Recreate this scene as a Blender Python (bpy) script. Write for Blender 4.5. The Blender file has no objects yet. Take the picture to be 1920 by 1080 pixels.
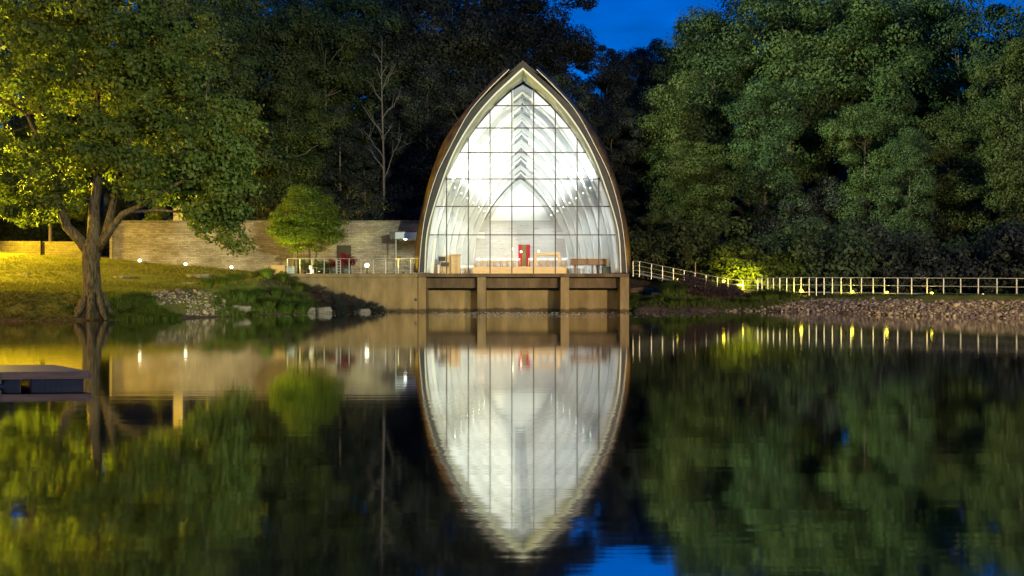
import bpy, math, random
import numpy as np
from mathutils import Vector, Matrix

R = math.radians
sc = bpy.context.scene
C = sc.collection

# ------------------------------------------------------------------ camera
F = 1820.0          # focal length in photo pixels (photo 1920 wide)
EYE = 1.7
cam = bpy.data.cameras.new('camera'); camo = bpy.data.objects.new('camera', cam); C.objects.link(camo)
camo.location = (0, 0, EYE); camo.rotation_euler = (R(90), 0, 0)
cam.sensor_width = 36; cam.lens = 36*F/1920; cam.clip_start = 0.1; cam.clip_end = 5000
sc.camera = camo

# ------------------------------------------------------------------ world (deep dusk)
w = bpy.data.worlds.new('World'); sc.world = w; w.use_nodes = True
nt = w.node_tree; nt.nodes.clear()
out = nt.nodes.new('ShaderNodeOutputWorld'); bg = nt.nodes.new('ShaderNodeBackground')
sky = nt.nodes.new('ShaderNodeTexSky'); sky.sky_type = 'NISHITA'; sky.sun_disc = False
sky.sun_elevation = R(5.0); sky.sun_rotation = R(200); sky.ozone_density = 10.0; sky.air_density = 1.0; sky.dust_density = 0.2
tc = nt.nodes.new('ShaderNodeTexCoord'); mp = nt.nodes.new('ShaderNodeMapping'); mp.inputs['Scale'].default_value = (2.0, 2.0, 9.0)
nz = nt.nodes.new('ShaderNodeTexNoise'); nz.inputs['Scale'].default_value = 2.2; nz.inputs['Detail'].default_value = 5
rp = nt.nodes.new('ShaderNodeMapRange'); rp.inputs['From Min'].default_value = 0.35; rp.inputs['From Max'].default_value = 0.75
rp.inputs['To Min'].default_value = 0.75; rp.inputs['To Max'].default_value = 1.7
mul = nt.nodes.new('ShaderNodeVectorMath'); mul.operation = 'SCALE'
tint = nt.nodes.new('ShaderNodeVectorMath'); tint.operation = 'MULTIPLY'; tint.inputs[1].default_value = (0.02, 1.5, 1.35)
nt.links.new(tc.outputs['Generated'], mp.inputs['Vector']); nt.links.new(mp.outputs[0], nz.inputs['Vector'])
nt.links.new(nz.outputs['Fac'], rp.inputs['Value']); nt.links.new(sky.outputs[0], tint.inputs[0])
nt.links.new(tint.outputs[0], mul.inputs[0]); nt.links.new(rp.outputs[0], mul.inputs['Scale'])
nt.links.new(mul.outputs[0], bg.inputs['Color']); nt.links.new(bg.outputs[0], out.inputs['Surface'])
bg.inputs['Strength'].default_value = 0.15

# ------------------------------------------------------------------ exposure
sc.view_settings.view_transform = 'Standard'; sc.view_settings.look = 'None'
sc.view_settings.exposure = 0.0; sc.view_settings.gamma = 1.0
sc.render.engine = 'CYCLES'
cy = sc.cycles
cy.use_denoising = True; cy.max_bounces = 8; cy.diffuse_bounces = 4; cy.glossy_bounces = 4; cy.transmission_bounces = 4
cy.transparent_max_bounces = 12; cy.caustics_reflective = False; cy.caustics_refractive = False
cy.sample_clamp_indirect = 4.0; cy.use_light_tree = True

# ------------------------------------------------------------------ lamps with no body in view (street lamps out of frame, added fills)
def light(name, kind, loc, energy, color, target=None, size=0.25, spot=60, blend=0.6, parent=None):
    l = bpy.data.lights.new(name, kind); l.energy = energy; l.color = color
    if kind in ('POINT', 'SPOT'): l.shadow_soft_size = size
    if kind == 'SPOT': l.spot_size = R(spot); l.spot_blend = blend
    if kind == 'AREA': l.size = size
    o = bpy.data.objects.new(name, l); C.objects.link(o); o.location = loc
    if target is not None:
        o.rotation_euler = (Vector(target)-Vector(loc)).to_track_quat('-Z', 'Y').to_euler()
    if parent is not None: o.parent = parent; o.matrix_parent_inverse = parent.matrix_world.inverted()
    return o
SODIUM = (1.0, 0.65, 0.015)
WARM = (1.0, 0.74, 0.42)
# sodium street lamps on the left, then an added crown fill
light('street_or_fill_light', 'SPOT', (-48, 78.3, 8.5), 74000, SODIUM, (-33, 71, 3), 0.4, 150, 0.4)
light('street_or_fill_light', 'POINT', (-37, 60, 7.5), 8000, SODIUM, None, 0.4)
light('street_or_fill_light', 'SPOT', (-40, 36, 8), 26000, SODIUM, (-24, 56, 4), 0.4, 120, 0.6)
light('street_or_fill_light', 'SPOT', (-38, 57, 4.0), 190000, (1, .74, .04), (-24, 54, 14), 0.4, 72, 0.5)  # added upward fill for the maple crown, no street lamp there
# added fill floods with no known source, each brightening one area
light('fill_flood', 'SPOT', (-45, 52, 42), 640000, (0.82, 1.0, 0.52), (47, 105, 22), 1.0, 34, 0.8)  # added high above the ground to rake the right woods
light('fill_flood', 'SPOT', (-26, -10, 11), 30000, (1.0, 0.70, 0.30), (-12, 74, 2), 0.6, 46, 0.9)
light('fill_flood', 'SPOT', (34, -10, 10), 270000, (1.0, 0.78, 0.42), (25, 62, 1.2), 0.6, 50, 0.9)
light('fill_flood', 'SPOT', (20, -15, 12), 250000, (0.9, 0.95, 0.62), (-26, 100, 16), 0.8, 34, 1.0)
light('fill_flood', 'SPOT', (6, 30, 14), 30000, (0.92, 1.0, 0.42), (-18, 58, 1.5), 0.5, 34, 1.0)  # added above the lake to brighten the left bank
light('fill_flood', 'SPOT', (-5, -6, 6), 7000, (1, .78, .6), (-10.5, 17, 0), .3, 40, .8)  # added to brighten the dock's front boards
light('young_crown_fill', 'SPOT', (-17.5, 57, 1.6), 9500, (.8, 1, .16), (-15.8, 75, 7.4), .15, 30, .8)  # added low fill aimed at the young trees' crowns
sun = light('sun', 'SUN', (0, 0, 50), 0.02, (0.5, 0.65, 1.0), (20, 60, 0)); sun.data.angle = R(10)

# ------------------------------------------------------------------ helpers
def PX(px, D): return (px-960.0)*D/F
def PZ(py, D): return EYE+(540.0-py)*D/F
def P(px, py, D): return (PX(px, D), D, PZ(py, D))

def mesh_np(name, verts, faces_flat, nper, smooth=False):
    me = bpy.data.meshes.new(name)
    verts = np.asarray(verts, dtype=np.float32).reshape(-1, 3); ff = np.asarray(faces_flat, dtype=np.int32).ravel()
    nf = len(ff)//nper
    me.vertices.add(len(verts)); me.vertices.foreach_set('co', verts.ravel())
    me.loops.add(len(ff)); me.loops.foreach_set('vertex_index', ff)
    me.polygons.add(nf); me.polygons.foreach_set('loop_start', np.arange(nf, dtype=np.int32)*nper)
    me.polygons.foreach_set('loop_total', np.full(nf, nper, dtype=np.int32))
    if smooth: me.polygons.foreach_set('use_smooth', np.ones(nf, dtype=bool))
    me.update(calc_edges=True)
    return me

class MB:
    """collects shapes and links them as one mesh object"""
    def __init__(s): s.v = []; s.f = []; s.sm = []
    def add(s, vs, fs, smooth=False):
        b = len(s.v); s.v += [tuple(v) for v in vs]; s.f += [tuple(b+i for i in f) for f in fs]; s.sm += [smooth]*len(fs)
    def box(s, x0, x1, y0, y1, z0, z1):
        s.add([(x0,y0,z0),(x1,y0,z0),(x1,y1,z0),(x0,y1,z0),(x0,y0,z1),(x1,y0,z1),(x1,y1,z1),(x0,y1,z1)],
              [(0,3,2,1),(4,5,6,7),(0,1,5,4),(1,2,6,5),(2,3,7,6),(3,0,4,7)])
        return s
    def tube(s, pts, rad, n=8, cap=True):
        pts = [Vector(p) for p in pts]
        if not isinstance(rad, (list, tuple)): rad = [rad]*len(pts)
        vs = []; fs = []; up = Vector((0, 0, 1)); prev = None
        for i, p in enumerate(pts):
            d = (pts[min(i+1, len(pts)-1)]-pts[max(i-1, 0)]).normalized()
            a = prev if prev is not None else (Vector((1, 0, 0)) if abs(d.z) > .9 else up)
            a = (a-d*a.dot(d))
            if a.length < 1e-5: a = Vector((0, 1, 0))
            a.normalize(); prev = a; b = d.cross(a)
            for k in range(n):
                t = 2*math.pi*k/n; vs.append(p+(a*math.cos(t)+b*math.sin(t))*rad[i])
        for i in range(len(pts)-1):
            for k in range(n):
                k2 = (k+1) % n; fs.append((i*n+k, i*n+k2, (i+1)*n+k2, (i+1)*n+k))
        s.add(vs, fs, True)
        if cap:
            s.f.append(tuple(len(s.v)-n+k for k in range(n))); s.sm.append(False)
            s.f.append(tuple(len(s.v)-len(pts)*n+k for k in range(n))[::-1]); s.sm.append(False)
        return s
    def ball(s, c, r, nu=12, nv=8):
        if not isinstance(r, (tuple, list)): r = (r, r, r)
        vs = [(c[0], c[1], c[2]-r[2])]
        for j in range(1, nv):
            a = -math.pi/2+math.pi*j/nv
            for i in range(nu):
                t = 2*math.pi*i/nu
                vs.append((c[0]+r[0]*math.cos(a)*math.cos(t), c[1]+r[1]*math.cos(a)*math.sin(t), c[2]+r[2]*math.sin(a)))
        vs.append((c[0], c[1], c[2]+r[2])); fs = []
        for i in range(nu):
            i2 = (i+1) % nu; fs.append((0, 1+i2, 1+i))
            for j in range(nv-2): fs.append((1+j*nu+i, 1+j*nu+i2, 1+(j+1)*nu+i2, 1+(j+1)*nu+i))
            fs.append((1+(nv-2)*nu+i, 1+(nv-2)*nu+i2, len(vs)-1))
        s.add(vs, fs, True); return s
    def grid(s, rows, smooth=True):
        n = len(rows[0]); vs = [p for r in rows for p in r]; fs = []
        for i in range(len(rows)-1):
            for k in range(n-1): fs.append((i*n+k, i*n+k+1, (i+1)*n+k+1, (i+1)*n+k))
        s.add(vs, fs, smooth); return s
    def rings(s, A, B, close=False):       # strip between two point lists
        return s.grid([A, B])
    def build(s, name, m, parent=None, bevel=0, solid=0):
        me = bpy.data.meshes.new(name); me.from_pydata(s.v, [], s.f)
        me.polygons.foreach_set('use_smooth', s.sm); me.update()
        o = bpy.data.objects.new(name, me); C.objects.link(o); me.materials.append(m)
        if solid:
            q = o.modifiers.new('s', 'SOLIDIFY'); q.thickness = solid; q.offset = 0
        if bevel:
            q = o.modifiers.new('b', 'BEVEL'); q.width = bevel; q.segments = 2; q.limit_method = 'ANGLE'
        if parent is not None:
            o.parent = parent
            o.matrix_parent_inverse = Matrix.Translation(-Vector(parent.location))
        return o

def tag(o, label=None, cat=None, group=None, kind=None):
    if label: o['label'] = label
    if cat: o['category'] = cat
    if group: o['group'] = group
    if kind: o['kind'] = kind
    return o
def empty(name, loc, label, cat, group=None):
    o = bpy.data.objects.new(name, None); C.objects.link(o); o.location = loc; o.empty_display_size = .3
    return tag(o, label, cat, group)
def copy_tree(o, parent=None):
    c = o.copy(); C.objects.link(c)
    if parent is not None:
        c.parent = parent; c.matrix_parent_inverse = o.matrix_parent_inverse.copy()
    for ch in list(KIDS.get(o.name, [])): copy_tree(ch, c)
    return c
KIDS = {}
def kids(o): KIDS[o.name] = [c for c in bpy.data.objects if c.parent == o]; [KIDS.__setitem__(c.name, [d for d in bpy.data.objects if d.parent == c]) for c in KIDS[o.name]]

# ------------------------------------------------------------------ materials
def mat(name, col, col2=None, scale=3.0, rough=0.8, metal=0.0, bump=0.0, bscale=None, emis=None, estr=0, stretch=(1,1,1), spec=0.3, detail=6, lo=.35, hi=.65):
    m = bpy.data.materials.new(name); m.use_nodes = True; n = m.node_tree.nodes; L = m.node_tree.links
    b = n['Principled BSDF']; b.inputs['Roughness'].default_value = rough; b.inputs['Metallic'].default_value = metal
    b.inputs['Specular IOR Level'].default_value = spec
    b.inputs['Base Color'].default_value = (*col, 1)
    t = n.new('ShaderNodeTexCoord'); mp = n.new('ShaderNodeMapping'); mp.inputs['Scale'].default_value = stretch
    L.new(t.outputs['Object'], mp.inputs['Vector'])
    if col2 is not None:
        z = n.new('ShaderNodeTexNoise'); z.inputs['Scale'].default_value = scale; z.inputs['Detail'].default_value = detail; z.inputs['Roughness'].default_value = .65
        L.new(mp.outputs[0], z.inputs['Vector'])
        r = n.new('ShaderNodeValToRGB'); r.color_ramp.elements[0].position = lo; r.color_ramp.elements[1].position = hi
        r.color_ramp.elements[0].color = (*col, 1); r.color_ramp.elements[1].color = (*col2, 1)
        L.new(z.outputs['Fac'], r.inputs[0]); L.new(r.outputs[0], b.inputs['Base Color'])
    if bump:
        z2 = n.new('ShaderNodeTexNoise'); z2.inputs['Scale'].default_value = bscale or scale*4; z2.inputs['Detail'].default_value = 5
        L.new(mp.outputs[0], z2.inputs['Vector'])
        bp = n.new('ShaderNodeBump'); bp.inputs['Strength'].default_value = bump; bp.inputs['Distance'].default_value = 0.1
        L.new(z2.outputs['Fac'], bp.inputs['Height']); L.new(bp.outputs[0], b.inputs['Normal'])
    if emis: b.inputs['Emission Color'].default_value = (*emis, 1); b.inputs['Emission Strength'].default_value = estr
    return m

def brick_mat(name, c1, c2, mortar, bw, bh, ms=0.012, stain=(0.5, 1.0), rough=0.9, bump=0.4, axis='XZ'):
    m = mat(name, c1, None, rough=rough); n = m.node_tree.nodes; L = m.node_tree.links; b = n['Principled BSDF']
    t = n.new('ShaderNodeTexCoord'); s = n.new('ShaderNodeSeparateXYZ'); c = n.new('ShaderNodeCombineXYZ'); L.new(t.outputs['Object'], s.inputs[0])
    L.new(s.outputs[axis[0]], c.inputs['X']); L.new(s.outputs[axis[1]], c.inputs['Y'])
    # uneven courses: shift rows by a low noise
    dz = n.new('ShaderNodeTexNoise'); dz.inputs['Scale'].default_value = 1.7; dz.inputs['Detail'].default_value = 2; L.new(t.outputs['Object'], dz.inputs['Vector'])
    dm = n.new('ShaderNodeVectorMath'); dm.operation = 'MULTIPLY_ADD'; dm.inputs[1].default_value = (.5, .07, 0); L.new(dz.outputs['Color'], dm.inputs[0]); L.new(c.outputs[0], dm.inputs[2])
    br = n.new('ShaderNodeTexBrick'); L.new(dm.outputs[0], br.inputs['Vector'])
    br.inputs['Color1'].default_value = (*c1, 1); br.inputs['Color2'].default_value = (*c2, 1); br.inputs['Mortar'].default_value = (*mortar, 1)
    br.inputs['Scale'].default_value = 1; br.inputs['Mortar Size'].default_value = ms; br.inputs['Brick Width'].default_value = bw; br.inputs['Row Height'].default_value = bh
    br.inputs['Bias'].default_value = -.1; br.offset_frequency = 2; br.squash = .7; br.squash_frequency = 3
    z = n.new('ShaderNodeTexNoise'); z.inputs['Scale'].default_value = .35; z.inputs['Detail'].default_value = 8; z.inputs['Roughness'].default_value = .7
    mp = n.new('ShaderNodeMapping'); mp.inputs['Scale'].default_value = (1, 1, 2.2); L.new(t.outputs['Object'], mp.inputs[0]); L.new(mp.outputs[0], z.inputs['Vector'])
    mr = n.new('ShaderNodeMapRange'); mr.inputs['From Min'].default_value = .3; mr.inputs['From Max'].default_value = .65
    mr.inputs['To Min'].default_value = stain[0]; mr.inputs['To Max'].default_value = stain[1]; L.new(z.outputs['Fac'], mr.inputs['Value'])
    # thin dark streaks in single courses
    z3 = n.new('ShaderNodeTexNoise'); z3.inputs['Scale'].default_value = 1; z3.inputs['Detail'].default_value = 3
    mp3 = n.new('ShaderNodeMapping'); mp3.inputs['Scale'].default_value = (1.1, 1.1, 7); L.new(t.outputs['Object'], mp3.inputs[0]); L.new(mp3.outputs[0], z3.inputs['Vector'])
    mr3 = n.new('ShaderNodeMapRange'); mr3.inputs['From Min'].default_value = .6; mr3.inputs['From Max'].default_value = .72
    mr3.inputs['To Min'].default_value = 1; mr3.inputs['To Max'].default_value = stain[0]*.8; L.new(z3.outputs['Fac'], mr3.inputs['Value'])
    mm = n.new('ShaderNodeMath'); mm.operation = 'MULTIPLY'; L.new(mr.outputs[0], mm.inputs[0]); L.new(mr3.outputs[0], mm.inputs[1])
    v = n.new('ShaderNodeVectorMath'); v.operation = 'SCALE'; L.new(br.outputs['Color'], v.inputs[0]); L.new(mm.outputs[0], v.inputs['Scale'])
    L.new(v.outputs[0], b.inputs['Base Color'])
    bp = n.new('ShaderNodeBump'); bp.inputs['Strength'].default_value = bump; bp.inputs['Distance'].default_value = .03; bp.invert = True
    L.new(br.outputs['Fac'], bp.inputs['Height']); L.new(bp.outputs[0], b.inputs['Normal'])
    return m

def leaf_mat(name, c1, c2, c3, trans=0.35):
    m = bpy.data.materials.new(name); m.use_nodes = True; n = m.node_tree.nodes; L = m.node_tree.links; n.clear()
    o = n.new('ShaderNodeOutputMaterial'); g = n.new('ShaderNodeNewGeometry'); t = n.new('ShaderNodeTexCoord')
    z = n.new('ShaderNodeTexNoise'); z.inputs['Scale'].default_value = .3; z.inputs['Detail'].default_value = 3; L.new(t.outputs['Object'], z.inputs['Vector'])
    oi = n.new('ShaderNodeObjectInfo')
    a = n.new('ShaderNodeMath'); a.operation = 'MULTIPLY_ADD'; a.inputs[1].default_value = .34; L.new(g.outputs['Random Per Island'], a.inputs[0])
    a2 = n.new('ShaderNodeMath'); a2.operation = 'MULTIPLY_ADD'; a2.inputs[1].default_value = 1.5; a2.inputs[2].default_value = -.45; L.new(z.outputs['Fac'], a2.inputs[0]); L.new(a2.outputs[0], a.inputs[2])
    r = n.new('ShaderNodeValToRGB'); e = r.color_ramp.elements; e[0].position = .1; e[0].color = (*c1, 1); e[1].position = .9; e[1].color = (*c3, 1)
    k = e.new(.5); k.color = (*c2, 1); L.new(a.outputs[0], r.inputs[0])
    hs = n.new('ShaderNodeHueSaturation'); L.new(r.outputs[0], hs.inputs['Color'])
    mr = n.new('ShaderNodeMapRange'); mr.inputs['To Min'].default_value = .485; mr.inputs['To Max'].default_value = .515; L.new(oi.outputs['Random'], mr.inputs['Value']); L.new(mr.outputs[0], hs.inputs['Hue'])
    d = n.new('ShaderNodeBsdfPrincipled'); d.inputs['Roughness'].default_value = .55; d.inputs['Specular IOR Level'].default_value = .25; tr = n.new('ShaderNodeBsdfTranslucent')
    L.new(hs.outputs[0], d.inputs['Base Color']); L.new(hs.outputs[0], tr.inputs['Color'])
    mx = n.new('ShaderNodeMixShader'); mx.inputs[0].default_value = trans; L.new(d.outputs[0], mx.inputs[1]); L.new(tr.outputs[0], mx.inputs[2]); L.new(mx.outputs[0], o.inputs[0])
    return m

M = {}
M['leaf_maple'] = leaf_mat('leaf_maple', (.045, .08, .018), (.085, .125, .026), (.15, .17, .035), .45)
M['leaf_green'] = leaf_mat('leaf_green', (.035, .06, .03), (.065, .10, .042), (.115, .155, .07))
M['leaf_olive'] = leaf_mat('leaf_olive', (.045, .065, .02), (.075, .095, .028), (.11, .125, .04))
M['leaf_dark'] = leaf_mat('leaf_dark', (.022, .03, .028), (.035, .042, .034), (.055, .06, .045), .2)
M['leaf_pale'] = leaf_mat('leaf_pale', (.045, .075, .03), (.08, .125, .042), (.14, .18, .065))
M['leaf_young'] = leaf_mat('leaf_young', (.10, .15, .02), (.15, .2, .03), (.2, .24, .05), .5)
M['leaf_red'] = leaf_mat('leaf_red', (.18, .02, .015), (.3, .03, .02), (.12, .08, .02))
M['bark'] = mat('bark', (.035, .026, .018), (.17, .13, .085), 3.2, .95, bump=1.0, bscale=7, stretch=(3, 3, .6), spec=.1)
M['bark_mid'] = mat('bark_mid', (.10, .08, .06), (.22, .18, .14), 3, .9, bump=.5, bscale=6, stretch=(3, 3, .6))
M['bark_pale'] = mat('bark_pale', (.09, .075, .075), (.17, .14, .14), 3, .9)
M['concrete'] = mat('concrete', (.24, .165, .075), (.34, .245, .12), 1.1, .9, bump=.15, bscale=30, stretch=(1, 1, .35))
M['concrete_dark'] = mat('concrete_dark', (.09, .06, .038), (.19, .13, .075), .9, .9, bump=.15, bscale=20, stretch=(1.2, 1.2, .25))
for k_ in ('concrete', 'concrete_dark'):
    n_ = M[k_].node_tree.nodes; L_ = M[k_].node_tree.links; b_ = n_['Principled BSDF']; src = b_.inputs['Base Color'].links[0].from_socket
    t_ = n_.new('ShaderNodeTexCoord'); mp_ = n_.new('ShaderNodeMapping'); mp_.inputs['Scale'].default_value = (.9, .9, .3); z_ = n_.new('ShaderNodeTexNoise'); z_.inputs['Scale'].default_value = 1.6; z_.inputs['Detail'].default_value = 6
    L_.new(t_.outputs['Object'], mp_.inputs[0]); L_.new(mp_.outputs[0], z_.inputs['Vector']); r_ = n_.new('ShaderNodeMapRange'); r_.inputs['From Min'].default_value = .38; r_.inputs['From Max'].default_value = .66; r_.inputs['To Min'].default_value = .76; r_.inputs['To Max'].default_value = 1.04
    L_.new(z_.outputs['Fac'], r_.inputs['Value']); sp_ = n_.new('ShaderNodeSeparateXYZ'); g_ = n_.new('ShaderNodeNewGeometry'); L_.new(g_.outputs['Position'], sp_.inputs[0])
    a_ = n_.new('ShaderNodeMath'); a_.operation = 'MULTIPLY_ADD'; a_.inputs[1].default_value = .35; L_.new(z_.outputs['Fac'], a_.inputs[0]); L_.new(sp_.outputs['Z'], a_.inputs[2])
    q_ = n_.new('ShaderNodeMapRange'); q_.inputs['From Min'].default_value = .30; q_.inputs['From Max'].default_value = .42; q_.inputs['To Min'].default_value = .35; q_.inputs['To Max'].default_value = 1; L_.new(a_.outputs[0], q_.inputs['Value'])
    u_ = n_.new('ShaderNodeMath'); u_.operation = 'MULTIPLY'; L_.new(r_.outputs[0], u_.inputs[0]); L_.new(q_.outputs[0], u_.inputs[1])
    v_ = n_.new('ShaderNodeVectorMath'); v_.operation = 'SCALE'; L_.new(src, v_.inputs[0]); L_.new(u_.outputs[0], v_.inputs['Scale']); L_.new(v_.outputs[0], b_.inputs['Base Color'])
M['limestone'] = brick_mat('limestone', (.42, .36, .28), (.27, .22, .165), (.17, .135, .10), .52, .14, .012, (.5, 1.08))
M['garden_stone'] = brick_mat('garden_stone', (.15, .13, .09), (.10, .085, .06), (.06, .05, .035), .55, .15, .014, (.4, 1.05))
M['white_brick'] = brick_mat('white_brick', (.66, .65, .64), (.58, .57, .57), (.46, .45, .45), 1.1, .125, .018, (.86, 1))
M['white_paint'] = mat('white_paint', (.80, .82, .82), (.74, .76, .76), .5, .6)
M['rib_shade_grey'] = mat('rib_shade_grey', (.42, .44, .43), (.5, .51, .5), .8, .6)  # shade on the ribs put into the grey; coping and fittings share it
M['ridge_grey'] = mat('ridge_grey', (.16, .17, .175), (.22, .23, .23), .8, .6)
M['reveal'] = mat('reveal', (.26, .27, .17), (.33, .33, .22), 1, .6)
M['fascia'] = mat('fascia', (.035, .033, .03), (.06, .05, .042), 2, .6)
M['trim'] = mat('trim', (.75, .76, .72), None, rough=.5)
M['copper'] = mat('copper', (.035, .02, .014), (.15, .09, .028), 1.3, .5, metal=.2, bump=.2, bscale=4)
M['mullion'] = mat('mullion', (.05, .035, .025), (.08, .055, .04), 4, .5)
M['wood'] = mat('wood', (.50, .31, .13), (.62, .42, .2), 3, .5, stretch=(.6, 4, 4))
M['wood_dark'] = mat('wood_dark', (.16, .075, .03), (.24, .12, .05), 3, .45, stretch=(.6, 4, 4))
M['black'] = mat('black', (.02, .02, .02), (.035, .035, .035), 4, .4)
M['red_cloth'] = mat('red_cloth', (.45, .01, .03), (.58, .03, .06), 4, .8, stretch=(6, 6, .3))
M['rail'] = mat('rail', (.42, .40, .34), (.55, .52, .45), 5, .4, metal=.3)
M['rail_dark'] = mat('rail_dark', (.10, .09, .08), (.16, .14, .12), 5, .5, metal=.3)
M['stone'] = mat('stone', (.13, .11, .09), (.27, .235, .195), 2.5, .95, bump=.6, bscale=8)
M['rock_pale'] = mat('rock_pale', (.28, .25, .21), (.46, .42, .37), 4, .95, bump=.5, bscale=9)
def rock_mat():
    m = mat('riprap_stone', (.3, .26, .2), None, rough=.95); n = m.node_tree.nodes; L = m.node_tree.links; b = n['Principled BSDF']
    g = n.new('ShaderNodeNewGeometry'); oi = n.new('ShaderNodeObjectInfo'); a = n.new('ShaderNodeMath'); L.new(g.outputs['Random Per Island'], a.inputs[0]); L.new(oi.outputs['Random'], a.inputs[1])
    f = n.new('ShaderNodeMath'); f.operation = 'FRACT'; L.new(a.outputs[0], f.inputs[0])
    r = n.new('ShaderNodeValToRGB'); e = r.color_ramp.elements; e[0].position = 0; e[0].color = (.06, .042, .03, 1); e[1].position = 1; e[1].color = (.42, .34, .23, 1)
    for p_, c_ in ((.3, (.13, .095, .07)), (.5, (.19, .13, .11)), (.75, (.27, .21, .13))): k = e.new(p_); k.color = (*c_, 1)
    L.new(f.outputs[0], r.inputs[0]); L.new(r.outputs[0], b.inputs['Base Color']); return m
M['riprap'] = rock_mat()
M['grass_blade'] = leaf_mat('grass_blade', (.05, .085, .02), (.08, .12, .03), (.13, .15, .04), .4)
M['turf_blade'] = leaf_mat('turf_blade', (.12, .13, .02), (.18, .19, .03), (.25, .24, .04), .4)
M['weed_leaf'] = leaf_mat('weed_leaf', (.06, .10, .02), (.13, .19, .035), (.26, .29, .07), .45)
M['plume'] = leaf_mat('plume', (.12, .09, .06), (.18, .13, .09), (.22, .15, .10), .4)
M['brown_shrub'] = leaf_mat('brown_shrub', (.05, .035, .035), (.09, .055, .05), (.12, .09, .05), .3)
M['pave'] = mat('pave', (.26, .22, .16), (.34, .29, .21), 2, .9)
M['dock_top_sheen'] = mat('dock_top_sheen', (.05, .06, .14), (.09, .10, .2), 3, .5, stretch=(.5, 6, 1), spec=.3)  # blue sheen of the sky put into the base colour
M['dock_wood'] = mat('dock_wood', (.14, .09, .06), (.25, .17, .12), 3, .7, stretch=(.5, 3, 6))
M['float'] = mat('float', (.012, .012, .02), (.03, .025, .03), 5, .35, stretch=(4, 4, .3))
M['door_brown'] = mat('door_brown', (.035, .025, .02), (.05, .035, .03), 2, .6, stretch=(.5, 1, 12))
M['lamp_white'] = mat('lamp_white', (.8, .8, .8), emis=(1, .96, .7), estr=5)
M['lamp_cool'] = mat('lamp_cool', (.8, .8, .8), emis=(.9, 1, .95), estr=10)
M['lamp_yellow'] = mat('lamp_yellow', (.8, .7, .1), emis=(1, .82, .05), estr=12)
M['lamp_warm'] = mat('lamp_warm', (.8, .8, .7), emis=(1, .85, .55), estr=5)
M['exit_red'] = mat('exit_red', (.6, .02, .02), emis=(1, .03, .05), estr=.8)
M['leaf_float'] = mat('leaf_float', (.25, .22, .16), (.5, .47, .38), 3, .6)
M['planter'] = mat('planter', (.10, .14, .15), (.16, .2, .21), 3, .5)
M['white_stone'] = mat('white_stone', (.75, .74, .70), (.62, .61, .58), 6, .6)

# water: a mirror with a slight vertical smear
def water_mat():
    m = bpy.data.materials.new('water'); m.use_nodes = True; n = m.node_tree.nodes; L = m.node_tree.links; n.clear()
    o = n.new('ShaderNodeOutputMaterial'); t = n.new('ShaderNodeTexCoord')
    def noise(sx, sy, scale, det):
        mp = n.new('ShaderNodeMapping'); mp.inputs['Scale'].default_value = (sx, sy, 1); L.new(t.outputs['Object'], mp.inputs[0])
        z = n.new('ShaderNodeTexNoise'); z.inputs['Scale'].default_value = scale; z.inputs['Detail'].default_value = det; L.new(mp.outputs[0], z.inputs['Vector']); return z
    z1 = noise(.35, 2.6, 1.3, 3); z2 = noise(.08, .5, 1.0, 2)
    add = n.new('ShaderNodeMath'); add.operation = 'MULTIPLY_ADD'; add.inputs[1].default_value = 0.8; L.new(z2.outputs['Fac'], add.inputs[0]); L.new(z1.outputs['Fac'], add.inputs[2])
    bp = n.new('ShaderNodeBump'); bp.inputs['Strength'].default_value = 1.0; bp.inputs['Distance'].default_value = WATER_BUMP; L.new(add.outputs[0], bp.inputs['Height'])
    g = n.new('ShaderNodeBsdfAnisotropic'); g.distribution = 'GGX'; g.inputs['Roughness'].default_value = WATER_ROUGH; g.inputs['Color'].default_value = (.93, .93, .92, 1)
    L.new(bp.outputs[0], g.inputs['Normal'])
    d = n.new('ShaderNodeBsdfDiffuse'); d.inputs['Color'].default_value = (.012, .012, .012, 1)
    lw = n.new('ShaderNodeFresnel'); lw.inputs['IOR'].default_value = 1.333
    mr = n.new('ShaderNodeMapRange'); mr.inputs['From Min'].default_value = .0; mr.inputs['From Max'].default_value = .6; mr.inputs['To Min'].default_value = .74; mr.inputs['To Max'].default_value = .95
    L.new(lw.outputs[0], mr.inputs['Value'])
    mx = n.new('ShaderNodeMixShader'); L.new(mr.outputs[0], mx.inputs[0]); L.new(d.outputs[0], mx.inputs[1]); L.new(g.outputs[0], mx.inputs[2]); L.new(mx.outputs[0], o.inputs[0])
    return m
WATER_BUMP = 0.0012; WATER_ROUGH = 0.048
M['water'] = water_mat()

def glass_mat():
    m = bpy.data.materials.new('glass'); m.use_nodes = True; n = m.node_tree.nodes; L = m.node_tree.links; n.clear()
    o = n.new('ShaderNodeOutputMaterial'); tr = n.new('ShaderNodeBsdfTransparent'); tr.inputs[0].default_value = (.97, .985, .975, 1)
    g = n.new('ShaderNodeBsdfAnisotropic'); g.inputs['Roughness'].default_value = .02
    mx = n.new('ShaderNodeMixShader'); mx.inputs[0].default_value = .03
    L.new(tr.outputs[0], mx.inputs[1]); L.new(g.outputs[0], mx.inputs[2]); L.new(mx.outputs[0], o.inputs[0]); return m
M['glass'] = glass_mat()

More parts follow.
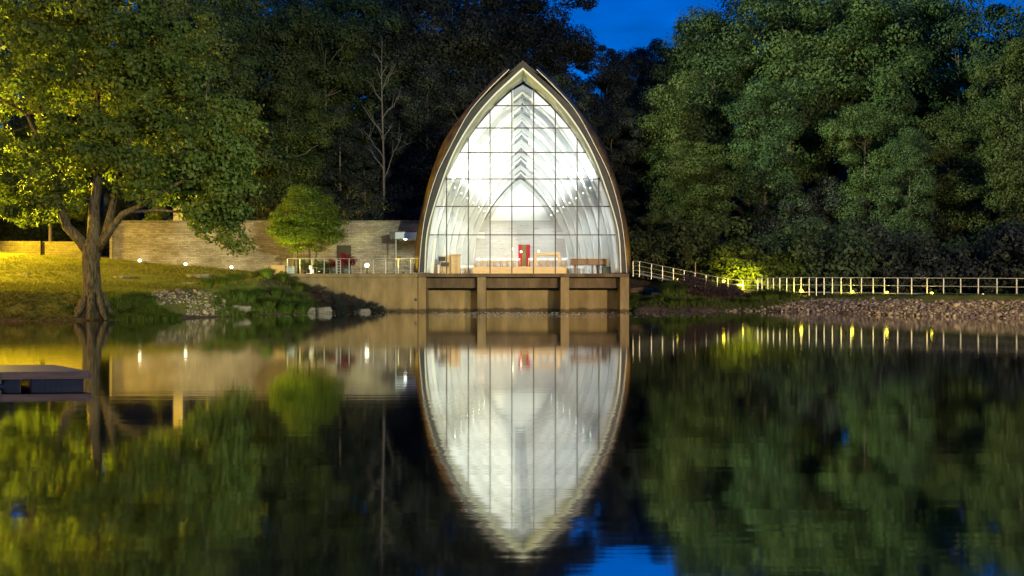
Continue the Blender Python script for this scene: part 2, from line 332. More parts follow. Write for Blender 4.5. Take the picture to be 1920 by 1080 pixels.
# ------------------------------------------------------------------ terrain
SH = [(-400, -60), (-90, 0), (-60, 30), (-40, 42), (-30, 47), (-25.8, 49), (-22.5, 50.5), (-18.7, 52), (-16.6, 58), (-14.5, 63), (-12.6, 66.2), (-10, 69.0), (-8.0, 71.5), (-7, 75.5), (8.6, 75.5),
      (8.9, 70.6), (13.3, 71), (18.6, 71.2), (21.3, 67), (24.2, 59.5), (28.3, 53.7), (34, 47), (45, 36), (60, 20), (90, 0), (400, -60)]
SHX = np.array([p[0] for p in SH], float); SHY = np.array([p[1] for p in SH], float)
def sstep(t): t = np.clip(t, 0, 1); return t*t*(3-2*t)
def shore_d(X, Y):
    d = np.full(X.shape, 1e9)
    for (ax, ay), (bx, by) in zip(SH[:-1], SH[1:]):
        vx, vy = bx-ax, by-ay; t = np.clip(((X-ax)*vx+(Y-ay)*vy)/(vx*vx+vy*vy), 0, 1)
        d = np.minimum(d, np.hypot(X-ax-t*vx, Y-ay-t*vy))
    return np.where(Y > np.interp(X, SHX, SHY), d, -d)
def wob(X, Y, s, ph=0.0):
    return (np.sin(X*s+1.3*np.sin(Y*s*.7+ph))+np.sin(Y*s*1.3+ph+1.7*np.sin(X*s*.6)))*.5
def ground_h(X, Y):
    X = np.asarray(X, float); Y = np.asarray(Y, float)
    d = shore_d(X, Y)
    d2 = d+.35*wob(X, Y, 1.1)+.15*wob(X, Y, 3.1, 2)
    # left: bank then lawn
    Hw = np.interp(X, [-60, -45, -33, -22.5, -19, -9], [5.2, 4.75, 4.05, 3.2, 2.72, 2.6])
    HL = 1.45*sstep(d2/3.4)+np.clip((Y-54)/26, 0, 1.0)*(Hw-1.45)*sstep(d/3)
    HLp = 2.5*np.clip((-9.3-X)/7.5, 0, 1)*sstep(d2/5.0)+.05*np.clip(d, 0, 3)      # planted slope before the retaining wall
    a = sstep((X+19.5)/4.0); HL = HL*(1-a)+HLp*a
    # right: shore to path
    Hp = np.interp(X, [8, 9.2, 18.5, 22, 45, 100], [2.85, 2.8, 1.35, 1.22, 1.18, 1.2])
    wid = np.interp(X, [9, 17, 20, 24, 40], [8.0, 7.0, 5.0, 4.6, 4.6])
    HR = Hp*np.clip(d2/wid, 0, 1)**.9
    b = sstep((X+2)/3.0)
    H = HL*(1-b)+HR*b
    H = np.where((X > -7.5) & (X < 8.7) & (Y > 70), np.minimum(H, 2.2), H)
    # woods behind stand on rising ground
    H = H+4.0*sstep((Y-84)/34)+.06*wob(X, Y, .9)*sstep(d/2)
    H = H+15*sstep((Y-108)/36)
    far = np.hypot(X, Y-60); H = H+25*sstep((far-120)/250)*(Y > 0)
    near = (Y < -2) ; H = np.where(near, np.clip((-2-Y)*.15, 0, 1.0), H)
    H = np.where((d < 0) & (~near), np.maximum(-.9, d*.35), H)
    return H
def gh(x, y): return float(ground_h(np.array([x]), np.array([y]))[0])

def axis(fine0, fine1, step, far):
    a = list(np.arange(fine0, fine1+.001, step)); s = step; x = fine1
    while x < far: s *= 1.35; x += s; a.append(x)
    s = step; x = fine0; b = []
    while x > -far: s *= 1.35; x -= s; b.append(x)
    return np.array(b[::-1]+a)
xs = axis(-48, 48, .4, 900); ys = axis(44, 100, .4, 900)
XX, YY = np.meshgrid(xs, ys); ZZ = ground_h(XX, YY)
nx, ny = len(xs), len(ys)
idx = np.arange(nx*ny).reshape(ny, nx)
fa = np.stack([idx[:-1, :-1], idx[:-1, 1:], idx[1:, 1:], idx[1:, :-1]], -1).reshape(-1)
gm = mesh_np('ground', np.stack([XX, YY, ZZ], -1).reshape(-1, 3), fa, 4, True)
dd = shore_d(XX, YY)
# ground cover kind: R = bare earth, G = mulch
bare = 1-sstep((ZZ-.12)/.35); bare = np.maximum(bare, sstep((dd < 3.2)*.5*(XX < -19)+0))
mulch = sstep((XX-7)/2)*(1-sstep((XX-19)/4))*.9+sstep((YY-86)/6)
mulch = np.maximum(mulch, ((XX > -17) & (XX < -5))*.8)
col = np.stack([bare, np.clip(mulch, 0, 1), np.zeros_like(bare), np.ones_like(bare)], -1).reshape(-1).astype(np.float32)
ca = gm.color_attributes.new('cover', 'FLOAT_COLOR', 'POINT'); ca.data.foreach_set('color', col)
def ground_mat():
    m = mat('ground_cover', (.1, .1, .1), None, rough=.95); n = m.node_tree.nodes; L = m.node_tree.links; b = n['Principled BSDF']; b.inputs['Specular IOR Level'].default_value = .1
    t = n.new('ShaderNodeTexCoord')
    def ramp(scale, c1, c2, det=8, lo=.35, hi=.68):
        z = n.new('ShaderNodeTexNoise'); z.inputs['Scale'].default_value = scale; z.inputs['Detail'].default_value = det; z.inputs['Roughness'].default_value = .7; L.new(t.outputs['Object'], z.inputs['Vector'])
        r = n.new('ShaderNodeValToRGB'); r.color_ramp.elements[0].position = lo; r.color_ramp.elements[1].position = hi
        r.color_ramp.elements[0].color = (*c1, 1); r.color_ramp.elements[1].color = (*c2, 1); L.new(z.outputs['Fac'], r.inputs[0]); return r
    g = ramp(.7, (.10, .115, .018), (.21, .20, .035)); e = ramp(1.6, (.035, .026, .018), (.14, .10, .065)); mu = ramp(2.2, (.025, .02, .015), (.09, .065, .045))
    a = n.new('ShaderNodeVertexColor'); a.layer_name = 'cover'; s = n.new('ShaderNodeSeparateColor'); L.new(a.outputs[0], s.inputs[0])
    m1 = n.new('ShaderNodeMix'); m1.data_type = 'RGBA'; L.new(s.outputs[1], m1.inputs[0]); L.new(g.outputs[0], m1.inputs[6]); L.new(mu.outputs[0], m1.inputs[7])
    m2 = n.new('ShaderNodeMix'); m2.data_type = 'RGBA'; L.new(s.outputs[0], m2.inputs[0]); L.new(m1.outputs[2], m2.inputs[6]); L.new(e.outputs[0], m2.inputs[7])
    L.new(m2.outputs[2], b.inputs['Base Color'])
    z = n.new('ShaderNodeTexNoise'); z.inputs['Scale'].default_value = 5; z.inputs['Detail'].default_value = 8; L.new(t.outputs['Object'], z.inputs['Vector'])
    bp = n.new('ShaderNodeBump'); bp.inputs['Strength'].default_value = .7; bp.inputs['Distance'].default_value = .15; L.new(z.outputs['Fac'], bp.inputs['Height']); L.new(bp.outputs[0], b.inputs['Normal'])
    return m
gm.materials.append(ground_mat())
go = bpy.data.objects.new('ground', gm); C.objects.link(go); tag(go, kind='structure')

wv = MB(); wv.add([(-900, -900, 0), (900, -900, 0), (900, 100, 0), (-900, 100, 0)], [(0, 1, 2, 3)])
tag(wv.build('lake_water', M['water']), kind='structure')

# ------------------------------------------------------------------ chapel
def crom(pts, n=10):
    q = [pts[0]]+list(pts)+[pts[-1]]; o = []
    for i in range(1, len(q)-2):
        p0, p1, p2, p3 = [np.array(v, float) for v in q[i-1:i+3]]
        for k in range(n):
            t = k/n; o.append(.5*((2*p1)+(-p0+p2)*t+(2*p0-5*p1+4*p2-p3)*t*t+(-p0+3*p1-3*p2+p3)*t**3))
    o.append(np.array(pts[-1], float)); return np.array(o)
def resample(c, n):
    d = np.r_[0, np.cumsum(np.hypot(*np.diff(c, axis=0).T))]; t = np.linspace(0, d[-1], n)
    return np.stack([np.interp(t, d, c[:, 0]), np.interp(t, d, c[:, 1])], 1)
NP = 48
def curve(pts, D):                       # (half width px, y px) from top to base  ->  (half width m, height m)
    c = resample(crom([(a*D/F, PZ(b, D)) for a, b in pts]), NP); return c
CX = PX(980.4, 70)
YF, YG = 70.0, 71.0
BASE = PZ(512.5, 70)
cA = curve([(0, 117), (25, 139), (62, 172), (100.4, 213), (134.4, 276), (163, 338), (184.4, 419), (194, 511)], YF)
cB = curve([(0, 127), (23.6, 148), (60, 183), (95.5, 226), (128, 280), (154, 345), (179.5, 432), (184.8, 511)], YF)
cBi = curve([(0, 131), (21.5, 151), (58.5, 185.5), (93.5, 228), (126, 282), (152, 346), (177.5, 432), (182.6, 511)], YF)
cC = curve([(0, 153), (21.4, 167), (53.4, 197), (90.4, 241), (118.4, 285), (144.4, 334), (163.8, 388), (174.9, 441), (181.2, 511)], YG)
G_PX = [(27, 124.5), (60, 155), (105, 205), (146, 262), (165, 308), (177, 345), (187, 386), (198, 436), (204, 511)]
A1_PX = [(26, 130), (62, 165), (101.5, 211), (136, 274), (165, 336), (186, 418), (195.5, 511)]
cG = curve(G_PX, YG+.6); cA1 = curve(A1_PX, YF)
def at(c, y, sgn): return [(CX+sgn*a, y, z) for a, z in c]
chapel = empty('chapel', (CX, 80, BASE), 'tall pointed-arch glass-fronted chapel glowing white on its concrete deck above the lake', 'chapel')
# profile at depth t (0 glass .. 1 altar wall)
APX = [16.6, 16.25, 15.6, 15.05, 14.35, 13.75, 12.9, 11.95]
def prof(t, grow=0.0, drop=0.0):
    kw = 1-.345*t; ap = np.interp(t*7, range(8), APX); kh = (ap-BASE)/(cC[0, 1]-BASE)
    c = cC.copy(); c[:, 0] = c[:, 0]*kw; c[:, 1] = BASE+(c[:, 1]-BASE)*kh
    if grow:
        d = np.gradient(c, axis=0); nrm = np.stack([-d[:, 1], d[:, 0]], 1); nrm /= np.linalg.norm(nrm, axis=1)[:, None]
        nrm = np.where(nrm[:, :1] < 0, -nrm, nrm)
        nn = nrm.copy(); c = c+nn*grow
        c[0, 0] = 0; c[0, 1] = c[1, 1]+(c[1, 1]-c[2, 1])*max(.0, c[1, 0]/max(1e-3, (c[2, 0]-c[1, 0])))
        c[c[:, 0] < 0, 0] = 0
    return c
YB = 91.0
def ring_extrude(mb, c_out, c_in, y0, y1):
    for s in (-1, 1):
        o0, i0, o1, i1 = at(c_out, y0, s), at(c_in, y0, s), at(c_out, y1, s), at(c_in, y1, s)
        mb.grid([o0, i0], False); mb.grid([i0, i1], False); mb.grid([i1, o1], False); mb.grid([o1, o0], False)
        mb.add([o0[-1], i0[-1], i1[-1], o1[-1]], [(0, 1, 2, 3)])
mb = MB(); ring_extrude(mb, cA, cBi+0, YF, YF+.22); mb.build('fascia', M['fascia'], chapel)
mb = MB(); ring_extrude(mb, cB, cBi, YF-.03, YF+.0); mb.build('inner_trim', M['trim'], chapel)
for s in (-1, 1):
    c = cA1.copy(); ci = cA1.copy(); ci[:, 0] -= .035; ci[:, 1] -= .03
    mb = MB(); o0, i0 = at(c, YF-.04, s), at(ci, YF-.04, s); mb.grid([o0, i0], False); mb.grid([at(c, YF+.1, s), o0], False); mb.build('edge_trim', M['trim'], chapel)
    mb = MB(); rows = [at(cA1, YF+.02, s), at(cG, YG+.6, s)]
    for k in range(0, 8):
        t = k/7; p = prof(t, .62+.25*(1-t)); sel = resample(p[2:], NP); rows.append(at(sel, YG+1.0+t*(YB-YG-.4), s))
    mb.grid(rows); mb.build('roof_shell', M['copper'], chapel, solid=.05)
# ridge cap
zt = PZ(113, YF); mb = MB()
rows = []
for k in range(8):
    t = k/7; z = prof(t)[0, 1]+(zt-cC[0, 1]); y = YF+.0+t*(YB-YF+.6); rows.append([(CX-1.15, y, z-1.0), (CX, y, z), (CX+1.15, y, z-1.0)])
mb.grid(rows, False); mb.add([(CX-1.15, YF, zt-1.0), (CX, YF, zt), (CX+1.15, YF, zt-1.0), (CX, YF, zt-.35)], [(0, 3, 1), (3, 2, 1)]); mb.build('ridge_cap', M['fascia'], chapel, solid=.04)
# reveal between front edge and glass
mb = MB()
for s in (-1, 1): mb.grid([at(cBi, YF+.05, s), at(cC, YG, s)])
mb.build('soffit', M['reveal'], chapel, solid=.04)
# glass front
mb = MB(); n = NP; L_ = at(cC, YG+.02, -1); R_ = at(cC, YG+.02, 1); mb.grid([L_, R_], False)
gl = mb.build('glass_front', M['glass'], chapel)
def hw_at(c, z):
    return float(np.interp(z, c[::-1, 1], c[::-1, 0]))
def z_at(c, hw):
    return float(np.interp(hw, c[:, 0], c[:, 1]))
mw = .038
for k in (-142.7, -102, -61.2, -20.4, 20.4, 61.2, 102, 142.7):
    x = k*YG/F; mb = MB(); mb.box(CX+x-mw, CX+x+mw, YG-.05, YG+.10, BASE+.02, z_at(cC, abs(x))-.01); mb.build('mullion', M['mullion'], gl)
for py in (440.4, 387, 335.6, 285.8, 240, 198):
    z = PZ(py, YG); h = hw_at(cC, z)-.01; mb = MB(); mb.box(CX-h, CX+h, YG-.035, YG+.09, z-mw*.9, z+mw*.9); mb.build('transom', M['mullion'], gl)
# interior lining, ribs, ridge
rows_i = {-1: [], 1: []}; ridge = []
for k in range(0, 29):
    t = k/28; p = prof(t, .02); y = YG+.1+t*(YB-YG-.1)
    w0 = .70-.22*t; keep = p[p[:, 0] >= w0]; top = np.array([[w0, z_at(p, w0)]]); pp = resample(np.vstack([top, keep]), 40)
    for s in (-1, 1): rows_i[s].append(at(pp, y, s))
    ridge.append([(CX-w0, y, top[0, 1]), (CX, y, p[0, 1]-.05), (CX+w0, y, top[0, 1])])
for s in (-1, 1):
    mb = MB(); mb.grid(rows_i[s]); mb.build('wall_lining', M['white_paint'], chapel, solid=.02)
mb = MB(); mb.grid(ridge, False); mb.build('ridge_ceiling', M['ridge_grey'], chapel, solid=.03)
def kinked(c, n=6):   # straight facets like the laminated frames
    return resample(c, 9)
def facet(c, n):
    q = resample(c, n); out_ = []
    for a, b in zip(q[:-1], q[1:]):
        for k in range(6): out_.append(a+(b-a)*k/6)
    out_.append(q[-1]); return np.array(out_)
for k in range(1, 15):
    t = k/14; main = (k % 2 == 0); y = YG+.1+t*(YB-YG-.35)
    p = facet(prof(t, 0), 7 if main else 6); th = .34 if main else .16
    q = p.copy(); d = np.gradient(p, axis=0); nr = np.stack([d[:, 1], -d[:, 0]], 1); nr /= np.linalg.norm(nr, axis=1)[:, None]; nr = np.where(nr[:, :1] > 0, -nr, nr)
    taper = np.linspace(1.0, 1.5, len(p))[:, None]; q = p+nr*th*taper; q[0] = (0, p[0, 1]-th*1.15); q[q[:, 0] < 0, 0] = 0
    mb = MB(); ring_extrude(mb, p, q, y, y+(.2 if main else .08)); mb.build('rib', M['rib_shade_grey'] if main else M['trim'], chapel)
    # low white panel at the foot of each frame
    if main:
        zb = BASE; zt2 = BASE+2.15
        for s in (-1, 1):
            h = hw_at(prof(t, 0), BASE+.8)
            mb = MB(); mb.box(CX+s*h-(.55 if s > 0 else 0), CX+s*h+(0 if s > 0 else .55), y+.3, y+.36, zb, zt2); mb.build('wall_panel', M['white_paint'], chapel)
# altar end wall
pB = prof(1.0, .02)
mb = MB(); mb.grid([at(pB, YB, -1), at(pB, YB, 1)], False); mb.build('end_wall', M['white_paint'], chapel, solid=.05)
zc = PZ(416, YB-.3); hB = hw_at(pB, BASE+.5)
mb = MB(); mb.box(CX-hB, CX+hB, YB-.3, YB-.1, BASE, zc); bw = mb.build('brick_wall', M['white_brick'], chapel)
mb = MB(); mb.box(CX-hB, CX+hB, YB-.36, YB-.08, zc+.002, zc+.12); mb.build('coping', M['rib_shade_grey'], bw)
# splayed side walls that frame the brick wall
for s in (-1, 1):
    mb = MB(); x0, x1 = CX+s*3.35, CX+s*5.2; zt3 = PZ(447, 89)
    mb.box(min(CX+s*3.3, CX+s*5.2), max(CX+s*3.3, CX+s*5.2), 88.9, 89.1, zt3, zt3+.55)
    mb.add([(CX+s*4.45, 88.9, BASE), (CX+s*5.3, 88.9, BASE), (CX+s*5.3, 88.9, zt3), (CX+s*4.05, 88.9, zt3), (CX+s*4.45, 89.1, BASE), (CX+s*5.3, 89.1, BASE), (CX+s*5.3, 89.1, zt3), (CX+s*4.05, 89.1, zt3)],
           [(0, 1, 2, 3), (4, 7, 6, 5), (0, 3, 7, 4), (1, 5, 6, 2), (3, 2, 6, 7), (0, 4, 5, 1)])
    mb.build('door_surround', M['white_paint'], chapel)
    px = 901 if s < 0 else 1060.5
    e = empty('exit_sign', (PX(px, 88.8), 88.8, PZ(440, 88.8)), 'small red illuminated EXIT sign over the '+('left' if s < 0 else 'right')+' doorway inside the chapel', 'exit sign', 'exit signs inside the chapel')
    mb = MB(); mb.box(e.location.x-.22, e.location.x+.22, 88.80, 88.88, e.location.z-.12, e.location.z+.12); mb.build('housing', M['white_paint'], e, bevel=.01)
    mb = MB(); gw = .07
    for k_, ch in enumerate('EXIT'):
        x_ = e.location.x-.17+k_*.09; z_ = e.location.z-.07; y_ = 88.79; t_ = .018; H_ = .14
        q = lambda a, b, c, d: mb.box(x_+a, x_+b, y_, y_+.008, z_+c, z_+d)
        if ch == 'E': q(0, t_, 0, H_); q(t_, gw, 0, t_); q(t_, gw, H_-t_, H_); q(t_, gw*.8, H_/2-t_/2, H_/2+t_/2)
        if ch == 'I': q(.026, .026+t_, 0, H_)
        if ch == 'T': q(.026, .026+t_, 0, H_-t_); q(0, gw, H_-t_, H_)
        if ch == 'X':
            for u, v in ((0, gw), (gw, 0)):
                mb.add([(x_+u-t_/2, y_, z_), (x_+u+t_/2, y_, z_), (x_+v+t_/2, y_, z_+H_), (x_+v-t_/2, y_, z_+H_)], [(0, 1, 2, 3)])
    mb.build('lettering', M['exit_red'], e)
# red curtained doorway
yD = YB-.34; x0, x1 = PX(972, yD), PX(994, yD); z0, z1 = PZ(500, yD), PZ(458.5, yD)
mb = MB(); mb.box(x0, x1, yD, yD+.02, z0, z1); dr = mb.build('doorway', mat('door_olive', (.2, .16, .03), (.26, .2, .05), 2, .6), chapel)
mb = MB()
for xa, xb in ((x0, x0+.34), (x1-.36, x1)):
    n_ = 24; rows = [[(xa+(xb-xa)*i/n_, yD-.05-.03*math.sin(i*1.6), z) for i in range(n_+1)] for z in (z0, z1)]; mb.grid(rows)
mb.build('curtain', M['red_cloth'], dr)
# floors
mb = MB()
fl = [(CX-7.1, YG, BASE-.005), (CX+7.1, YG, BASE-.005), (CX+4.7, YB, BASE-.005), (CX-4.7, YB, BASE-.005)]
mb.add(fl, [(0, 1, 2, 3)]); mb.build('floor', M['wood'], chapel)
mb = MB(); xa, xb = PX(886, 75), PX(1062, 75); zf = PZ(500.5, 75)
mb.add([(xa, 75, BASE), (xb, 75, BASE), (xb, 75, zf), (xa, 75, zf), (CX-4.4, 90.6, BASE), (CX+4.4, 90.6, BASE), (CX+4.4, 90.6, 3.7), (CX-4.4, 90.6, 3.7)],
       [(0, 1, 2, 3), (3, 2, 6, 7), (1, 5, 6, 2), (0, 3, 7, 4)]); mb.build('raised_floor', M['wood'], chapel)
def rake(y): return zf+(3.7-zf)*(y-75)/15.6
# spotlights on the frames
for k in range(0, 7):
    t = (k+.3)/7; y = YG+t*(YB-YG); z = 8.85-.12*k; pw = (1.9, 1.5, 1.2, 1.0, .8, .6, .4)[k]
    h = hw_at(prof(t), z)
    for s in (-1, 1):
        x = CX+s*(h-.8)
        mb = MB(); mb.tube([(x, y, z), (x-s*.04, y-.05, z+.24)], [.07, .09], 10); mb.tube([(x+s*.75, y, z-.04), (x, y, z)], .02, 6); f = mb.build('spotlight', M['rib_shade_grey'], chapel)
        mb = MB(); mb.ball((x-s*.05, y-.06, z+.27), .04, 8, 6); mb.build('bulb', M['lamp_cool'], f)
        light('chapel_light', 'SPOT', (x-s*.05, y-.06, z+.36), 760*pw, (.95, 1.0, .98), (x-s*3.4, y+.5, z+3.4), .12, 150, .9)
        light('chapel_light', 'SPOT', (x, y, z-.06), 620*pw, (.95, 1.0, .98), (x-s*1.2, y+.6, z-3.0), .12, 140, 1.0)
for k in range(0, 7):     # downlights tucked under the ridge
    t = (k+.35)/7; y = YG+t*(YB-YG); z = float(np.interp(t*7, range(8), APX))-.75
    mb = MB(); mb.tube([(CX, y, z+.35), (CX, y, z)], [.05, .1], 10); f = mb.build('ridge_downlight', M['ridge_grey'], chapel)
    light('chapel_light', 'SPOT', (CX, y, z-.06), (300, 260, 220, 180, 120, 60, 20)[k], (.95, 1.0, .98), (CX, y+.8, z-5), .08, 120, 1.0)
# three hanging globes
for px, py, d, who in ((961.5, 467, 80, 'left of the red doorway'), (977, 472, 84, 'in front of the red doorway'), (1009.5, 471, 82, 'over the end of the altar table')):
    x, y, z = P(px, py, d); e = empty('pendant_lamp', (x, y, z), 'small glowing pendant globe hanging '+who, 'lamp', 'pendant globes inside the chapel')
    MB().ball((x, y, z), .09, 12, 8).build('globe', M['lamp_warm'], e)
    MB().tube([(x, y, z+.09), (x, y, z+.75)], .006, 5).build('cord', M['rib_shade_grey'], e)

# ------------------------------------------------------------------ chapel furniture
def chair_at(x, y, z):
    e = empty('chair', (x, y, z), 'pale wooden chair with slim legs among the rows on the raised chapel floor', 'chair', 'chairs in the chapel')
    MB().box(x-.22, x+.22, y-.22, y+.22, z+.42, z+.46).build('seat', M['wood'], e)
    MB().box(x-.21, x+.21, y-.23, y-.205, z+.58, z+.70).build('backrest', M['white_paint'], e)
    for sx in (-.2, .2):
        MB().tube([(x+sx, y+.2, z), (x+sx, y+.19, z+.42)], .016, 6).build('leg', M['wood'], e)
        MB().tube([(x+sx, y-.22, z), (x+sx, y-.2, z+.45), (x+sx, y-.22, z+.74)], .012, 6).build('leg', M['wood'], e)
    return e
random.seed(3)
c0 = chair_at(-3.0, 77.5, rake(77.5)); kids(c0)
first = True
for r_ in range(5):
    y = 79.3+r_*2.1; wd = np.interp(y, [75, 91], [3.3, 4.0])
    for i in range(14):
        x = CX-wd+i*wd*2/13
        if abs(x-PX(983, y)) < .55: continue
        if first: o = c0; first = False
        else: o = copy_tree(c0)
        o.location = (x, y+random.uniform(-.05, .05), rake(y)); o.rotation_euler = (0, 0, random.uniform(-.08, .08))
for i, (px, d) in enumerate(((868, 78), (876, 78), (884, 78), (1066, 79), (1074, 79), (1082, 79), (1090, 79), (869, 75.5), (881, 75.5))):
    o = copy_tree(c0); o.location = (PX(px, d), d, BASE); o.rotation_euler = (0, 0, .0)
    o['label'] = 'wooden chair on the lower chapel floor beside the raised platform'
# altar table
y = 76.3; x0, x1 = PX(1003, y), PX(1050.5, y); zt_, zb_ = PZ(473.5, y), rake(76.3); e = empty('altar_table', ((x0+x1)/2, y, zb_), 'long wooden altar table with splayed legs, right of the red doorway', 'table')
MB().box(x0, x1, y, y+.8, zt_-.2, zt_).build('tabletop', M['wood'], e, bevel=.02)
for sx, xx in ((1, x0), (-1, x1)):
    for yy in (y+.02, y+.68):
        mb = MB(); a = .20; b = .07
        mb.add([(xx, yy, zt_-.2), (xx+sx*a, yy, zt_-.2), (xx+sx*a, yy+.1, zt_-.2), (xx, yy+.1, zt_-.2), (xx-sx*.03, yy, zb_), (xx+sx*(b-.03), yy, zb_), (xx+sx*(b-.03), yy+.1, zb_), (xx-sx*.03, yy+.1, zb_)],
               [(0, 1, 2, 3), (4, 7, 6, 5), (0, 4, 5, 1), (1, 5, 6, 2), (2, 6, 7, 3), (3, 7, 4, 0)]); mb.build('leg', M['wood'], e)
# organ console
y = 73.2; e = empty('organ_console', (PX(843, y), y, BASE), 'tall honey-coloured wooden organ console behind the left end of the glass', 'organ')
xa, xb, xm = PX(824, y), PX(862, y), PX(845, y); zt_ = PZ(478, y)
MB().box(xm, xb, y, y+.9, BASE, zt_).build('cabinet', M['wood'], e, bevel=.02)
MB().box(xa, xm-.01, y+.3, y+1.1, BASE, zt_-.03).build('side_cabinet', M['wood'], e, bevel=.02)
for q in (.06, .52): MB().box(xm+(xb-xm)*q, xm+(xb-xm)*(q+.4), y-.03, y-.002, BASE+.12, zt_-.32).build('door', M['wood'], e, bevel=.01)
MB().box(xm-.08, xb+.06, y-.05, y+.95, zt_+.002, zt_+.06).build('top', M['wood'], e)
MB().box(xa+.1, xm-.15, y+.26, y+.30, zt_-.85, zt_-.55).build('music_desk', M['black'], e)
x, yy = PX(818, 72.6), 72.6; e = empty('side_table', (x, yy, BASE), 'small dark brown box cabinet standing left of the organ console', 'cabinet')
MB().box(x-.28, x+.28, yy, yy+.5, BASE, PZ(494, yy)).build('cabinet', M['wood_dark'], e, bevel=.01)
MB().box(x+.1, x+.25, yy-.02, yy-.002, BASE+.05, PZ(496, yy)).build('paper', M['white_paint'], e)
x, yy = PX(829, 72.4), 72.4; e = empty('music_stand', (x, yy, BASE), 'black music stand beside the organ console', 'music stand')
MB().tube([(x, yy, BASE+.05), (x, yy, BASE+1.05)], .015, 6).build('pole', M['black'], e)
mb = MB(); mb.box(x-.26, x+.26, yy-.04, yy-.02, BASE+.95, BASE+1.28); mb.build('desk', M['black'], e)
mb = MB()
for a in range(3): mb.tube([(x, yy, BASE+.2), (x+.25*math.cos(a*2.1), yy+.25*math.sin(a*2.1), BASE+.01)], .012, 6)
mb.build('tripod', M['black'], e)
# grand piano
y = 73.0; e = empty('grand_piano', (PX(1103, y), y, BASE), 'brown grand piano under a cover near the right end of the glass', 'piano')
xa, xb = PX(1070, y), PX(1138, y); zt_, zb_ = PZ(485.5, y), PZ(496.5, y); n_ = 14
outl = [(xa, y+.5), (xa+.1, y+.15), (xa+.5, y), (xa+1.7, y), (xb-.35, y), (xb, y+.1), (xb, y+1.5), (xb-.8, y+1.5), (xa+1.2, y+1.25), (xa+.3, y+1.0)]
def slab(outl, z0, z1):
    n_ = len(outl); return [(a, b, z0) for a, b in outl]+[(a, b, z1) for a, b in outl], [tuple(range(n_))[::-1], tuple(range(n_, 2*n_))]+[(i, (i+1) % n_, n_+(i+1) % n_, n_+i) for i in range(n_)]
mb = MB(); mb.add(*slab(outl, zb_, zt_)); mb.build('case', M['wood_dark'], e, bevel=.03)
mb = MB(); mb.add(*slab([(a*1.0, b-.02) for a, b in outl], zt_+.003, zt_+.04)); mb.build('lid', M['wood'], e)
for lx, ly in ((xa+.35, y+.45), (xb-.6, y+.25), (xb-.6, y+1.2)): MB().tube([(lx, ly, zb_), (lx, ly, BASE+.02)], [.09, .05], 8).build('leg', M['wood_dark'], e)
MB().box(xb-.1, xb+.18, y+.1, y+1.45, BASE+.55, zt_+.0).build('keyboard', M['wood'], e)
MB().box(xb-1.1, xb-1.0, y+.5, y+.9, BASE+.05, zb_).build('pedal_lyre', M['wood_dark'], e)
x = PX(1137, 72.4); yy = 72.4; e = empty('piano_bench', (x, yy, BASE), 'black padded piano bench in front of the piano keyboard', 'bench')
MB().box(x-.32, x+.32, yy, yy+.35, BASE+.42, BASE+.52).build('seat', M['black'], e, bevel=.02)
for sx in (-.28, .28):
    for sy in (.04, .31): MB().tube([(x+sx, yy+sy, BASE), (x+sx, yy+sy, BASE+.42)], .025, 6).build('leg', M['black'], e)

# ------------------------------------------------------------------ concrete deck under the chapel
deck = empty('concrete_deck', (CX, 72, 0), 'concrete deck on four piers standing in the lake under the chapel', 'deck')
xl, xr = PX(784.8, 70), PX(1179, 70)
z1, z2, z3 = BASE-.012, PZ(519.5, 70), PZ(540, 70)
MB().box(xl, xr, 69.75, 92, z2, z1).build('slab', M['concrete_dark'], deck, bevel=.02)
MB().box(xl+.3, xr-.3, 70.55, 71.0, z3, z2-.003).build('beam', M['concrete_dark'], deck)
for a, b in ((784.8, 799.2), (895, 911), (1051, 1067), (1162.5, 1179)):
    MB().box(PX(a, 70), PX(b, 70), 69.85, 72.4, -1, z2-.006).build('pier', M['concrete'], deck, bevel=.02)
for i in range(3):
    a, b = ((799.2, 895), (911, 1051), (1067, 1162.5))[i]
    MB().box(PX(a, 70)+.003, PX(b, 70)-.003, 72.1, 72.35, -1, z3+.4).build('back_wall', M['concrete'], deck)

# ------------------------------------------------------------------ terrace left of the chapel
rw = empty('retaining_wall', (-12, 70.2, 0), 'long tan concrete retaining wall running left from the chapel deck', 'wall')
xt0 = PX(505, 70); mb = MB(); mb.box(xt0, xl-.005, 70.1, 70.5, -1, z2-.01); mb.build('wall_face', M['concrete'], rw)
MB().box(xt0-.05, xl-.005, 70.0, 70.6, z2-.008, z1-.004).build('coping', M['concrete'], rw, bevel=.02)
mb = MB(); x, z = PX(779, 70), PZ(562, 70); mb.tube([(x, 70.14, z), (x, 70.02, z)], [.13, .13], 14); mb.build('outlet_pipe', M['rail_dark'], rw)
MB().tube([(x, 70.03, z), (x, 70.0, z)], [.09, .09], 12).build('bore_shade_disc', M['black'], rw)  # solid black disc drawn for the shade inside the pipe
for px in (678, 725): MB().box(PX(px, 70)-.012, PX(px, 70)+.012, 70.09, 70.1, 0, z2-.02).build('joint', M['concrete_dark'], rw)
mb = MB(); mb.box(xt0, xl-.01, 70.602, 79.9, z1-.2, z1-.01); tag(mb.build('terrace_paving', M['pave']), kind='structure')

